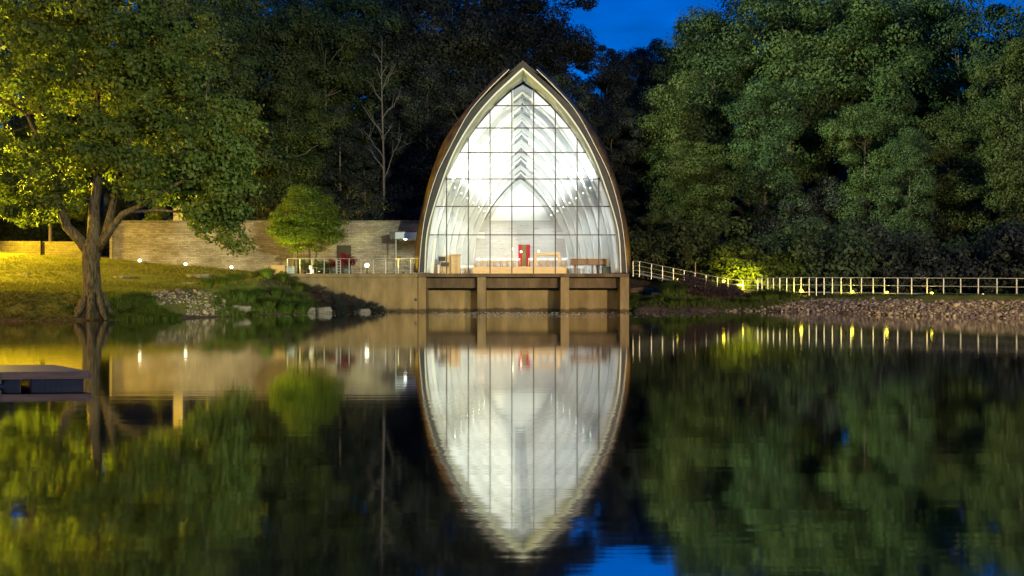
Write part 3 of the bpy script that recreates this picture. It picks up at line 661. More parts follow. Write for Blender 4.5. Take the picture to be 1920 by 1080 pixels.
def railing(name, pts, htop, rails, m, label, cat='railing', prad=.03, rrad=.022, group=None, par_kind=None):
    e = empty(name, pts[0], label, cat, group)
    for i, (x, y, z) in enumerate(pts):
        MB().box(x-prad, x+prad, y-prad, y+prad, z-.25, z+htop-.02).build('post', m, e)
    for k, fz in enumerate(rails):
        MB().tube([(x, y, z+htop*fz) for x, y, z in pts], rrad if k == 0 else rrad*.8, 8).build('top_rail' if k == 0 else 'rail', m, e)
    return e
tp = [(PX(p, 70.3), 70.3, z1) for p in (539, 562.5, 585, 608, 630.5, 654.7, 677, 700, 723, 747, 770)]
rl = railing('terrace_railing', tp, 1.08, (1.0,), M['rail'], 'thin metal railing with cream posts along the terrace left of the chapel')
for k in range(1, 7): MB().tube([(tp[0][0], 70.3, z1+k*.15), (xl+.05, 70.3, z1+k*.15)], .005, 4).build('cable', M['rail_dark'], rl)
MB().tube([(tp[-1][0], 70.3, z1+1.08), (xl+.1, 70.3, z1+1.08)], .022, 8).build('top_rail', M['rail'], rl)
# gate posts with rungs
e = empty('ladder_frame', (PX(635, 71), 71, z1), 'pale narrow ladder-like frame standing behind the terrace railing', 'frame')
for px in (632, 638.5): MB().box(PX(px, 71)-.035, PX(px, 71)+.035, 70.97, 71.03, z1-.01, z1+1.06).build('side_rail', M['rail'], e)
for k in range(5): MB().box(PX(632, 71)+.036, PX(638.5, 71)-.036, 70.985, 71.015, z1+.15+k*.2, z1+.19+k*.2).build('rung', M['rail'], e)

# long limestone wall
YW = 80.0; xw0, xw1 = PX(209, YW), PX(786, YW); zw = PZ(415.5, YW)
lw = empty('stone_wall', ((xw0+xw1)/2, YW, 2.7), 'long coursed limestone wall behind the terrace and lawn, left of the chapel', 'wall')
MB().box(xw0+.12, xw1+1.2, YW, YW+.6, 1, zw).build('wall_face', M['limestone'], lw)
MB().box(xw0-.12, xw0+.115, YW-.1, YW+7, 1, zw-.02).build('wall_end', M['limestone'], lw)
MB().box(xw0-.14, xw1+1.2, YW-.14, YW+.7, zw+.002, zw+.08).build('coping', M['stone'], lw)
MB().box(PX(631.5, YW), PX(658, YW), YW-.05, YW-.004, z1-.1, PZ(460, YW)).build('door', M['door_brown'], lw)
e = empty('entrance_canopy', (PX(757, 77), 77, 5.5), 'flat pale canopy with a lit downlight over the side entrance beside the chapel', 'canopy')
yc = 76.5; za, zb = PZ(447.5, yc), PZ(435, yc)
MB().box(PX(741, yc), PX(792, yc), yc, YW-.01, za, zb-.02).build('soffit', M['white_paint'], e)
MB().box(PX(731, yc), PX(740.5, yc), yc, YW-.01, za, zb-.02).build('side_panel', M['rail_dark'], e)
MB().box(PX(729, yc), PX(792, yc), yc-.06, YW-.01, zb-.018, zb+.08).build('roof', M['stone'], e)
MB().box(PX(741.2, yc), PX(743.2, yc), yc+.02, yc+.1, z1-.01, za-.003).build('pole', M['rail'], e)
x, z = PX(760, yc+.5), za-.03; MB().ball((x, yc+.5, z), (.14, .14, .05), 12, 6).build('downlight', M['lamp_cool'], e)
light('canopy_light', 'SPOT', (x, yc+.5, z-.08), 500, (.8, 1.0, .85), (x, yc+1.6, 2), .1, 130, .5)
# low wall on the far left
YL = 84
lo = empty('garden_wall', (-40, YL, 4), 'low pale stone wall crossing the lawn at the far left', 'wall')
MB().box(-62, PX(80, YL), YL-.4, YL, 3, PZ(452.5, YL)).build('wall_face', M['garden_stone'], lo)
MB().box(PX(80, YL)+.005, PX(160, YL), YL-.2, YL+.2, 3, PZ(453, YL)).build('return_wall', M['garden_stone'], lo)
# slim tower behind the wall
x = PX(336.5, 88); tw = empty('bell_tower', (x, 88, 4), 'slim square beige stone tower rising behind the wall and the big tree', 'tower')
MB().box(x-.42, x+.42, 87.6, 88.4, 2, PZ(215, 88)).build('shaft', M['limestone'], tw)
MB().box(x-.52, x+.52, 87.5, 88.5, PZ(215, 88)+.003, PZ(215, 88)+.2).build('cap', M['stone'], tw)

# wall-washer lamps at the wall's foot
for px, py, d, who in ((262, 488.5, 79.2, 'first, by the end of the stone wall'), (348, 495, 79, 'between two others at the foot of the stone wall'), (434, 501, 78.8, 'nearest the planted bank at the foot of the stone wall'), (688, 497.5, 77.5, 'on the terrace beside the chapel')):
    x, y, z = P(px, py, d); zb = z1-.01 if px > 500 else gh(x, y)-.05
    e = empty('ground_lamp', (x, y, zb), 'round white glowing ground lamp '+who, 'lamp', 'lamps washing the stone wall')
    MB().tube([(x, y, zb), (x, y, z-.08)], .05, 8).build('stem', M['black'], e)
    MB().ball((x, y, z), .13 if px < 500 else .18, 14, 10).build('lens', M['lamp_white'], e)
    light('ground_light', 'SPOT', (x, y+.2, z+.02), 16 if px < 500 else 50, (1.0, .9, .6), (x, y+1.2, z+1.0), .1, 150, .8)

# things along the terrace
def pot(px, d, w_, h_, name, m, label, cat):
    x = PX(px, d); e = empty(name, (x, d, z1), label, cat)
    MB().tube([(x, d, z1-.01), (x, d, z1+h_*.5), (x, d, z1+h_)], [w_*.7, w_*.95, w_], 16).build('pot', m, e)
    return e
x = PX(524, 70.9); e = empty('planter_box', (x, 70.9, z1), 'tan wooden planter box at the left end of the terrace', 'planter')
MB().box(x-.55, x+.45, 70.7, 71.3, z1-.01, z1+.56).build('box', M['wood'], e, bevel=.02); MB().box(x-.58, x+.48, 70.67, 71.33, z1+.562, z1+.62).build('lid', M['wood'], e)
x = PX(546, 71.4); e = empty('glass_bin', (x, 71.4, z1), 'pale translucent blue-grey box beside the wooden planter', 'box')
MB().box(x-.32, x+.28, 71.2, 71.7, z1-.01, z1+.5).build('body', mat('pale_plastic', (.4, .5, .5), (.5, .58, .58), 3, .3), e, bevel=.05); MB().box(x-.34, x+.3, 71.18, 71.72, z1+.502, z1+.54).build('rim', M['rail'], e)
# white marble figure of stacked stones
x = PX(584, 71.5); e = empty('white_sculpture', (x, 71.5, z1), 'small bright white stone sculpture of stacked lumps on a white base among the pots', 'sculpture')
mb = MB(); mb.ball((x+.05, 71.5, z1+.2), (.16, .14, .17)); mb.ball((x-.05, 71.5, z1+.4), (.15, .12, .12)); mb.ball((x-.1, 71.5, z1+.55), (.1, .1, .1)); mb.build('stack', M['white_stone'], e)
MB().box(x-.35, x+.25, 71.3, 71.7, z1-.005, z1+.06).build('base', M['white_stone'], e, bevel=.02)
light('ground_light', 'SPOT', (x, 71.0, z1+.1), 25, (1, .95, .8), (x, 71.6, z1+.4), .04, 90)

# ------------------------------------------------------------------ foliage
def leaves_np(rng, centres, radii, per, size, flat=.75, droop=0.0, shell=.6, rnd=.38):
    n = len(centres); idx = np.repeat(np.arange(n), per); N = len(idx)
    d = rng.normal(size=(N, 3)); d /= np.linalg.norm(d, axis=1)[:, None]
    r = (shell+(1-shell)*rng.random(N)**.6)[:, None]*radii[idx][:, None]*rng.uniform(.75, 1.15, (N, 1))
    off = d*r*np.array([1.15, 1.15, 1]); off[:, 2] = off[:, 2]*flat-droop*np.abs(off[:, 0]**2+off[:, 1]**2)*.1
    c = centres[idx]+off
    nm = d+rng.normal(size=(N, 3))*rnd+np.array([0, 0, .3]); nm /= np.linalg.norm(nm, axis=1)[:, None]
    tg = np.cross(nm, rng.normal(size=(N, 3))); tg /= np.linalg.norm(tg, axis=1)[:, None]+1e-9; bt = np.cross(nm, tg)
    L = (size*rng.uniform(.6, 1.3, N))[:, None]; W = L*.62
    v = np.stack([c-tg*L*.5, c+bt*W*.5+tg*L*.08, c+tg*L*.5, c-bt*W*.5+tg*L*.08], 1).reshape(-1, 3)
    return v
def leaf_mesh(name, v, m):
    me = mesh_np(name, v, np.arange(len(v)), 4); me.materials.append(m); return me
def ell_clumps(rng, ells, n, rmin, rmax, inner=.35):
    vol = np.array([e[3]*e[4]*e[5] for e in ells])**.8; vol /= vol.sum(); cs = []; rs = []
    for _ in range(n):
        e = ells[rng.choice(len(ells), p=vol)]; d = rng.normal(size=3); d /= np.linalg.norm(d)
        t = inner+(1-inner)*rng.random()**.55
        cs.append((e[0]+d[0]*e[3]*t, e[1]+d[1]*e[4]*t, e[2]+d[2]*e[5]*t)); rs.append(rng.uniform(rmin, rmax))
    return np.array(cs), np.array(rs)
def limb(mb, a, b, r0, r1, rng, sag=.0, n=6, nside=7):
    a = np.array(a, float); b = np.array(b, float); L = np.linalg.norm(b-a); pts = []
    for k in range(n+1):
        t = k/n; p = a+(b-a)*t; p = p+rng.normal(size=3)*L*.03*math.sin(math.pi*t); p[2] += -sag*L*math.sin(math.pi*t)*(1-t*.3); pts.append(tuple(p))
    mb.tube(pts, [r0+(r1-r0)*k/n for k in range(n+1)], nside)
def tree_proto(seed, h, ells, nclump, per, size, trunk_r, m, crmin=.9, crmax=1.9, nlimb=12, droop=0, name='tree', bark='bark'):
    rng = np.random.default_rng(seed); cs, rs = ell_clumps(rng, ells, nclump, crmin, crmax)
    v = leaves_np(rng, cs, rs, per, size, droop=droop)
    cm = leaf_mesh('crown', v, m)
    mb = MB(); top = h*.8
    tr = [(0, 0, -.6)]; x = y = 0
    for k in range(1, 9):
        x += rng.normal()*.1*h/26; y += rng.normal()*.1*h/26; tr.append((x, y, top*k/8))
    mb.tube(tr, [trunk_r*1.35]+[trunk_r*(1-.88*k/8) for k in range(1, 9)], 9)
    pick = rng.choice(len(cs), min(nlimb, len(cs)), replace=False)
    for i in pick:
        c = cs[i]; z0 = max(h*.12, min(top*.95, c[2]-rng.uniform(.8, 4)*h/26)); t = z0/top; k = min(7, int(t*8)); b = tr[k]
        limb(mb, (b[0], b[1], z0), c, trunk_r*(1-.85*t)*.5, .03, rng, .05)
    me = bpy.data.meshes.new('trunk'); me.from_pydata(mb.v, [], mb.f); me.polygons.foreach_set('use_smooth', mb.sm); me.update(); me.materials.append(M[bark])
    return cm, me
def place_tree(proto, loc, scale, rz, leaf, name, label, cat, group=None, sz=None):
    cm, tm = proto; e = empty(name, loc, label, cat, group); e.rotation_euler = (0, 0, rz); e.scale = (scale, scale, sz or scale)
    for nm, me in (('trunk', tm), ('crown', cm)):
        o = bpy.data.objects.new(nm, me); C.objects.link(o); o.parent = e
        if nm == 'crown' and leaf is not None:
            o.material_slots[0].link = 'OBJECT'; o.material_slots[0].material = leaf
    return e
def big(seed):
    rng = np.random.default_rng(seed); E = [(0, 0, 17, 4.3, 4.3, 8.5), (0, 0, 10, 3.6, 3.6, 5)]
    for _ in range(7):
        a = rng.uniform(0, 6.28); r = rng.uniform(2.2, 4.4); E.append((r*math.cos(a), r*math.sin(a), rng.uniform(7, 22), rng.uniform(1.8, 3.2), rng.uniform(1.8, 3.2), rng.uniform(1.8, 4)))
    return E
PR = [tree_proto(11+i, 26, big(40+i), 72, 520, .30, .38, M['leaf_green'], .9, 2.2, 22, bark='bark_mid') for i in range(5)]
BU = [tree_proto(61+i, 5, [(0, 0, 2.2, 3, 2.6, 2.1), (1.8, 0, 1.6, 2, 2, 1.5), (-1.7, .5, 1.8, 1.9, 1.8, 1.6)], 60, 120, .27, .09, M['leaf_green'], .5, 1.0, 10) for i in range(3)]
rt = random.Random(5)
def T(px, D, ytop, v, leaf, label=None, group=None, name='tree', wide=1.0, below=0):
    x = PX(px, D); g = gh(x, D)-below; h = PZ(ytop, D)-g; s = h/26.3
    place_tree(PR[v % 5], (x, D, g), s*wide, rt.uniform(0, 6.28), M[leaf], name, label, 'tree', group, s)
DK = ('dark leafy tree in the unlit woods behind the chapel', 'dark trees behind the chapel')
LW = ('tall shadowy tree in the woods above the long stone wall', 'woods above the stone wall')
RW = ('tall green tree in the floodlit woods right of the chapel', 'floodlit woods on the right')
# left woods
for i, (px, D, yt) in enumerate(((30, 98, -30), (110, 104, -60), (200, 96, -50), (300, 101, -70), (350, 112, -40), (520, 99, -25), (455, 108, -50), (610, 103, -10), (590, 118, -60), (685, 112, -30))):
    T(px, D, yt, i, 'leaf_olive' if i % 3 else 'leaf_green', *LW)
T(392, 88, -60, 2, 'leaf_pale', 'pale-leaved tall tree at the top left, behind the big maple crown')
T(545, 92, 130, 4, 'leaf_olive', 'rounded olive tree behind the wall, left of the yellow-green young trees', wide=1.0)
T(690, 97, 250, 1, 'leaf_dark', 'low dim tree behind the stone wall near the chapel', wide=1.0)
T(640, 98, 190, 3, 'leaf_dark', 'dim mid-height tree above the yellow-green young trees', wide=1.1)
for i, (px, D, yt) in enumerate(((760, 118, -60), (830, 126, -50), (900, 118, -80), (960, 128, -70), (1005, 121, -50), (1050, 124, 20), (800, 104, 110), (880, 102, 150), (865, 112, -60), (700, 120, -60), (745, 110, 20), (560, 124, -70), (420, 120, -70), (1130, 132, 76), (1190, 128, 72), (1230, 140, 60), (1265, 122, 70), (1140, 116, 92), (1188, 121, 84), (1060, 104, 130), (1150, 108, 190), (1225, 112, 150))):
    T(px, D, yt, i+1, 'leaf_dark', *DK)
for i, (px, D, yt, lf) in enumerate(((1345, 112, -25, 'leaf_green'), (1300, 117, 12, 'leaf_green'), (1400, 118, -40, 'leaf_green'), (1480, 110, -60, 'leaf_pale'), (1560, 116, -70, 'leaf_green'), (1650, 108, -50, 'leaf_pale'), (1720, 116, -40, 'leaf_green'), (1800, 110, -15, 'leaf_green'), (1880, 114, -60, 'leaf_green'), (1960, 112, -40, 'leaf_green'), (1440, 100, 120, 'leaf_green'), (1620, 99, 170, 'leaf_pale'), (1780, 98, 180, 'leaf_olive'), (1430, 126, -60, 'leaf_green'), (1520, 128, -60, 'leaf_olive'), (1600, 125, -60, 'leaf_green'), (1740, 128, -40, 'leaf_green'), (1850, 126, 120, 'leaf_olive'), (1690, 128, 90, 'leaf_green'))):
    T(px, D, yt, i, lf, *RW)
T(1270, 104, 120, 3, 'leaf_olive', 'rounded green tree at the left edge of the floodlit woods, right of the chapel')
T(1310, 96, 250, 4, 'leaf_olive', 'lower brownish tree between the chapel and the yellow bush', wide=1.3)
T(1915, 88, 45, 1, 'leaf_olive', 'tall dense olive tree at the right edge of the frame', wide=.8)
T(1700, 94, 230, 0, 'leaf_green', 'vine-hung tree standing before the woods above the level railing', wide=.9)
# undergrowth
BB = [tree_proto(161+i, 12, [(0, 0, 5.2, 5.5, 5, 5), (3.5, 0, 3.8, 3.6, 3.6, 3.6), (-3.2, .8, 4.2, 3.5, 3.5, 4), (0, 0, 9, 3, 3, 2.6)], 90, 330, .28, .2, M['leaf_green'], .8, 1.7, 12) for i in range(2)]
def BIG(px, D, sx, ytop, v, leaf, label, group, name):
    x = PX(px, D); g = gh(x, D)-.3; h = PZ(ytop, D)-g; s = h/11.5
    place_tree(BB[v % 2], (x, D, g), s*.95, rt.uniform(0, 6.28), M[leaf], name, label, 'shrub', group, s)
def B(px, D, sx, ytop, v, leaf, label, group=None, name='shrub'):
    if ytop < 395: return BIG(px, D, sx, ytop, v, leaf, label, group, name)
    x = PX(px, D); g = gh(x, D)-.2; h = PZ(ytop, D)-g; s = h/4.6
    e = place_tree(BU[v % 3], (x, D, g), sx*s, rt.uniform(0, 6.28), M[leaf], name, label, 'shrub', group, s)
UG = ('leafy undergrowth shrub behind the level railing on the right', 'undergrowth behind the level railing')
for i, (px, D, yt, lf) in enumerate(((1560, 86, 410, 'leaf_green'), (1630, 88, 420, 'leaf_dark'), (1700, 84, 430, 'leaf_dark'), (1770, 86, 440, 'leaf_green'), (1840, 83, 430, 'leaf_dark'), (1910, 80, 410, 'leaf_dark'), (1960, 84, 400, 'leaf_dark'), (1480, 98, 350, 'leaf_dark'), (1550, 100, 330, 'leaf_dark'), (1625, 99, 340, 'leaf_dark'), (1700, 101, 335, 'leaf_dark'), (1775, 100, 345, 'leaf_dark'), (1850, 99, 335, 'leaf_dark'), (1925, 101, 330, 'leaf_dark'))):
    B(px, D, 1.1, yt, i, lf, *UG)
B(1495, 84, 1.0, 405, 1, 'leaf_green', 'dark green feathery bush right of the yellow bush')
B(1388, 83, 1.25, 450, 2, 'leaf_young', 'bright yellow-lit bush beside the path', name='shrub')
B(1445, 83.5, 1.1, 462, 0, 'leaf_young', 'yellow-green bush between the bright yellow bush and the feathery one')
UH = ('dim shrub in the shade behind the sloping path railing', 'shrubs behind the sloping railing')
for i, (px, D, yt) in enumerate(((1215, 88, 430), (1265, 90, 410), (1330, 90, 400), (1240, 94, 380))): B(px, D, 1.1, yt, i, 'leaf_olive', *UH)
UL = ('dim shrub behind the low wall and the big tree on the left', 'shrubs behind the low left wall')
for i, (px, D, yt) in enumerate(((-20, 92, 350), (40, 93, 380), (100, 92, 370), (160, 94, 380), (220, 95, 370))): B(px, D, 1.2, yt, i, 'leaf_olive', *UL)
UM = ('dark shrub peeping over the coping of the long stone wall', 'shrubs behind the long stone wall')
for i, (px, D, yt) in enumerate(((300, 88, 385), (420, 90, 380), (480, 89, 370), (660, 90, 360), (700, 91, 365), (745, 96, 350))): B(px, D, 1.1, yt, i, 'leaf_olive' if px < 600 else 'leaf_dark', *UM)

# big maple on the left bank
def px_ell(px, py, D, rx, ry, rd): s = D/F; return ((px-175)*s, 0, PZ(py, D), rx*s, rd, ry*s)
DT = 51.6; xT = PX(175, DT); gT = gh(xT, DT)
rng = np.random.default_rng(7)
E = [px_ell(*a) for a in ((140, 130, DT, 190, 150, 5), (290, 120, DT, 105, 120, 4), (415, 300, DT, 78, 80, 3), (415, 395, DT, 58, 70, 2.2), (432, 425, DT, 34, 42, 1.6), (400, 360, DT, 80, 60, 2.5), (330, 330, DT, 110, 62, 3.5), (60, 330, DT, 100, 90, 4.5), (90, 400, DT, 70, 32, 3.5), (150, -40, DT, 190, 100, 4.5), (240, 290, DT, 150, 75, 4.5), (-40, 200, DT, 70, 160, 4), (440, 225, DT, 50, 40, 2))]
cs, rs = ell_clumps(rng, E, 430, .5, 1.1, .15)
# keep the fork clear
keep = ~((cs[:, 2] < PZ(385, DT)) & (np.abs(cs[:, 0]-PX(205, DT)+xT) < 3.2) & (cs[:, 1] < 2.5)); cs, rs = cs[keep], rs[keep]
cs[:, 2] -= gT
maple = empty('maple_tree', (xT, DT, gT), 'big broad-crowned tree with a forked trunk on the left bank, glowing yellow-green', 'tree')
cme = leaf_mesh('crown', leaves_np(rng, cs, rs, 190, .25, .7), M['leaf_maple']); o = bpy.data.objects.new('crown', cme); C.objects.link(o); o.parent = maple
mb = MB()
def tp_(px, py, dy=0): return (PX(px, DT)-xT, dy, PZ(py, DT)-gT)
mb.tube([tp_(172, 618), tp_(172, 596), tp_(173, 580), tp_(173, 560), tp_(172, 525), tp_(170, 492), tp_(173, 466), tp_(177, 440)], [.8, .68, .57, .5, .45, .44, .48, .3], 18)
for a in range(8):      # low root flares hugging the bank
    t = a*.785+.2; mb.tube([(math.cos(t)*.38, math.sin(t)*.38, 1.1), (math.cos(t)*.6, math.sin(t)*.6, .5), (math.cos(t)*.8, math.sin(t)*.8, .12), (math.cos(t)*1.15, math.sin(t)*1.15, -.35)], [.16, .2, .17, .08], 8)
L1 = [([tp_(172, 478), tp_(152, 452), tp_(130, 425, -.3), tp_(122, 385, -.6), tp_(118, 340, -.8), tp_(100, 290, -1), tp_(70, 220, -1.2)], .34),
      ([tp_(175, 470), tp_(176, 430), tp_(172, 390, .3), tp_(178, 330, .4), tp_(170, 260, .5), tp_(180, 150, .3), tp_(175, 40, 0)], .38),
      ([tp_(182, 468), tp_(198, 430, .2), tp_(205, 395, .3), tp_(215, 350, .2), tp_(235, 290, 0), tp_(270, 200, -.5)], .28),
      ([tp_(186, 468), tp_(212, 430, -.3), tp_(240, 402, -.6), tp_(275, 388, -.8), tp_(310, 368, -1), tp_(360, 340, -1), tp_(410, 320, -.8)], .24),
      ([tp_(175, 300), tp_(230, 220), tp_(300, 175, .3), tp_(380, 190, .4)], .14), ([tp_(118, 330), tp_(60, 300), tp_(10, 250)], .14), ([tp_(240, 400, -.6), tp_(300, 395, -.4), tp_(370, 400, 0), tp_(410, 410, 0)], .10)]
for pts, r0 in L1: mb.tube(pts, [r0*(1-.8*k/(len(pts)-1)) for k in range(len(pts))], 9)
for i in rng.choice(len(cs), 70, replace=False):
    c = cs[i]; q = L1[rng.integers(0, len(L1))][0]; b = min([p for l, _ in L1 for p in l[2:]], key=lambda p: sum((p[k]-c[k])**2 for k in range(3))+(4 if p[2] > c[2] else 0)); limb(mb, b, c, .07, .02, rng, .03, 5, 5)
mb.build('trunk', M['bark'], None).parent = maple

# lamp-lit tree at the far left background
T(95, 86, 200, 2, 'leaf_maple', 'smaller street-lit tree behind the big maple at the far left', wide=1.0)

# young trees on the terrace
YT = tree_proto(91, 7.3, [(0, 0, 4.6, 1.6, 1.5, 2.4)], 80, 300, .13, .075, M['leaf_young'], .35, .65, 18)
def young(px, D, ytop, ws, label, rz):
    x = PX(px, D); h = PZ(ytop, D)-z1; s = h/7.4; place_tree(YT, (x, D, z1-.02), ws, rz, None, 'young_tree', label, 'tree', 'young trees in a clump on the terrace', s)
young(551, 74, 375, 1.25, 'leftmost and yellowest young tree of the clump on the terrace', 0)
young(559, 75.5, 362, 1.2, 'second young tree from the left in the terrace clump', 1)
young(571, 74.2, 358, 1.15, 'middle young tree of the terrace clump', 2)
young(581, 76.5, 332, 1.3, 'tallest young tree at the back of the terrace clump', 3)
young(590, 74.5, 366, 1.35, 'rightmost and greenest young tree of the clump on the terrace', 4.4)
light('ground_light', 'SPOT', (PX(600, 72.5), 72.2, z1+.15), 1400, (.6, 1, .4), (PX(600, 75), 75, 8), .1, 90, .8)
light('ground_light', 'SPOT', (PX(530, 72.5), 71.6, z1+.15), 1400, (1, .8, .1), (PX(555, 75), 75, 8), .1, 90, .8)
# red potted shrubs and pots
RB = tree_proto(95, 1.3, [(0, 0, .8, .62, .5, .42)], 26, 60, .10, .03, M['leaf_red'], .16, .3, 6)
for px, d, s_, l_ in ((651, 72.6, 1.15, 'large round red shrub in a blue-grey pot on the terrace'), (625, 73, .8, 'smaller red shrub left of the large red one on the terrace')):
    e = pot(px, d, .3, .4, 'potted_shrub', M['planter'], l_, 'potted plant')
    for nm, me in (('stem', RB[1]), ('foliage', RB[0])):
        o = bpy.data.objects.new(nm, me); C.objects.link(o); o.parent = e; o.location = (0, 0, .18); o.scale = (s_,)*3
for px, d, lf, l_ in ((600, 72.4, 'leaf_olive', 'low dark green shrub in a pot right of the white sculpture'), (574, 72.2, 'leaf_green', 'dark potted plant left of the white sculpture'), (612, 72.6, 'leaf_olive', 'potted shrub with brown tips next to the smaller red one')):
    e = pot(px, d, .24, .35, 'potted_shrub', M['black'], l_, 'potted plant')
    for nm, me in (('stem', RB[1]), ('foliage', RB[0])):
        o = bpy.data.objects.new(nm, me); C.objects.link(o); o.parent = e; o.location = (0, 0, .1); o.scale = (.75,)*3
        if nm == 'foliage': o.material_slots[0].link = 'OBJECT'; o.material_slots[0].material = M[lf]
# sapling by the sloping path, and its stake
SP = tree_proto(97, 3.2, [(0, 0, 2.6, .42, .42, .75)], 30, 60, .10, .035, M['leaf_olive'], .14, .26, 14)
xs_, ys_ = PX(1288, 82), 82; place_tree(SP, (xs_, ys_, gh(xs_, ys_)), 1, 0, None, 'sapling', 'slim young sapling with an upright yellowish crown behind the sloping railing', 'tree', None, 1.05)
x = PX(1303, 82); MB_ = MB().tube([(x, 82, gh(x, 82)-.2), (x+.05, 82, PZ(491, 82))], .04, 7); tag(MB_.build('wooden_stake', M['wood']), 'short pale wooden stake just right of the sapling', 'stake')

# bare trees
def bare(px, D, ytop, lean, seed, label):
    rng = np.random.default_rng(seed); x = PX(px, D); g = gh(x, D); h = PZ(ytop, D)-g; e = empty('bare_tree', (x, D, g), label, 'tree'); mb = MB()
    tr = [(lean*h*t+.25*math.sin(t*5), 0, h*t) for t in np.linspace(0, 1, 11)]; mb.tube(tr, [.17*(1-.85*k/10) for k in range(11)], 7)
    for k in range(13):
        t = rng.uniform(.42, .93); b0 = np.array([np.interp(t, np.linspace(0, 1, 11), [q[i] for q in tr]) for i in range(3)]); sg = 1 if k % 2 else -1
        L = h*rng.uniform(.10, .24)*(1.25-t); d = np.array([sg*rng.uniform(.35, .75), rng.uniform(-.4, .4), 1.0]); d /= np.linalg.norm(d); e1 = b0+d*L
        limb(mb, b0, e1, .06, .02, rng, 0, 5, 5)
        for j in range(3):
            u = rng.uniform(.35, .9); d2 = d+rng.normal(size=3)*.4; d2 /= np.linalg.norm(d2); limb(mb, b0+d*L*u, b0+d*L*u+d2*L*.45, .025, .01, rng, 0, 4, 4)
    o = mb.build('trunk', M['bark_pale'], None); o.parent = e
bare(712, 93, 70, .02, 3, 'bare pale dead tree above the stone wall, left of the chapel')
# ------------------------------------------------------------------ path, railings and lamps on the right
def rail_pts(lst): return [(PX(p, d), d, z) for p, d, z in lst]
S1 = []
for px, d, yt in ((1187, 80, 489.5), (1199, 80, 490), (1221.4, 79.7, 494.6), (1242.2, 79.4, 499), (1262.6, 79, 503), (1282.8, 78.7, 507), (1303, 78.4, 511), (1324, 78, 515.4), (1345, 77.5, 519.5), (1365, 77.1, 523), (1392.7, 76.6, 525.3), (1420.4, 76, 525.8)):
    S1.append((PX(px, d), d, PZ(yt, d)-1.02))
railing('path_railing', S1, 1.02, (1.0, .62, .25), M['rail'], 'pale three-bar metal railing sloping down right of the chapel', prad=.032, rrad=.026)
post_px = [1421, 1428.5, 1439.5, 1450, 1462, 1475, 1488.5, 1502, 1517, 1530.5, 1545, 1560.5, 1577, 1595, 1615, 1637, 1658, 1683, 1709, 1738, 1769, 1801, 1834, 1869, 1906, 1946, 1990, 2040]
dR = lambda p: float(np.interp(p, [1421, 1502, 1700, 1906, 2040], [76, 73.5, 68, 62, 58.5]))
S2 = []
for p in post_px:
    d = dR(p); yt = float(np.interp(p, [1421, 1500, 1906, 2040], [521.5, 520.2, 522, 522.5])); hh = 1.1; S2.append((PX(p, d), d, PZ(yt, d)-hh))
railing('dam_railing', S2, 1.1, (1.0, .50), M['rail'], 'long level metal railing with two bars along the embankment at right', prad=.034, rrad=.03)
# paths
mb = MB(); A = []; Bp = []
for x, y, z in S1+S2[1:]:
    zz = gh(x, y+.2)+.05; A.append((x, y+.15, max(zz, z-.02)+.0)); Bp.append((x+.9, y+2.0, max(gh(x+.9, y+2.0), z-.02)+.05))
mb.grid([A, Bp]); tag(mb.build('path', M['pave'], solid=.08), kind='structure')
LMP = ((1270.5, 523.5, 77.6, .07, 20), (1357, 527, 76.2, .12, 90), (1393, 542, 75.4, .07, 60), (1502.5, 545, 72.8, .13, 90), (1598, 547, 70.2, .11, 70), (1663, 548, 68.2, .10, 60), (1747, 549.5, 66.0, .10, 50), (1843, 551.5, 63.4, .05, 4))
WH = ('smallest, high on the sloping path', 'brightest of the sloping path, before the yellow bush', 'at the foot of the sloping railing, above the planted bank', 'large one at the left end of the level railing', 'second along the level railing from the yellow bush', 'third along the level railing from the yellow bush', 'fourth along the level railing, rightmost bright one', 'dim and almost dark, nearest the right edge')
for (px, py, d, r_, en), who in zip(LMP, WH):
    x, y, z = P(px, py, d); zb = min(gh(x, y), z)-.15
    e = empty('path_lamp', (x, y, zb), 'low yellow path lamp, '+who, 'lamp', 'yellow lamps along the path')
    MB().tube([(x, y, zb), (x, y, z-r_*.8)], .035, 8).build('stem', M['black'], e)
    MB().ball((x, y, z), (r_, r_, r_*.8), 12, 8).build('lens', M['lamp_yellow'] if en > 10 else M['lamp_warm'], e)
    MB().ball((x, y, z+r_*.75), (r_*.8, r_*.8, r_*.3), 10, 5).build('cap', M['black'], e)
    light('path_light', 'SPOT', (x, y+.2, z+.05), en*.8, (1, .78, .03), (x+.2, y+1.2, z+.15), .08, 140, .6)
light('path_light', 'SPOT', P(1385, 538, 76.4), 5200, (1, .85, .06), P(1420, 482, 84), .12, 80, .9)
# lamps that wash the roof's copper flanks
for s, nm in ((-1, 'left'), (1, 'right')):
    x = CX+s*8.6; e = empty('roof_uplight', (x, 69.9, BASE), 'small uplight at the '+nm+' foot of the chapel roof', 'lamp', 'uplights at the foot of the roof')
    MB().box(x-.07, x+.07, 69.85, 69.97, BASE-.01, BASE+.1).build('housing', M['black'], e, bevel=.01)
    light('roof_light', 'SPOT', (x+s*.55, 69.6, BASE+.15), 460, (1, .72, .08), (CX+s*7.95, 71.0, BASE+2.2), .06, 80, 1.0)

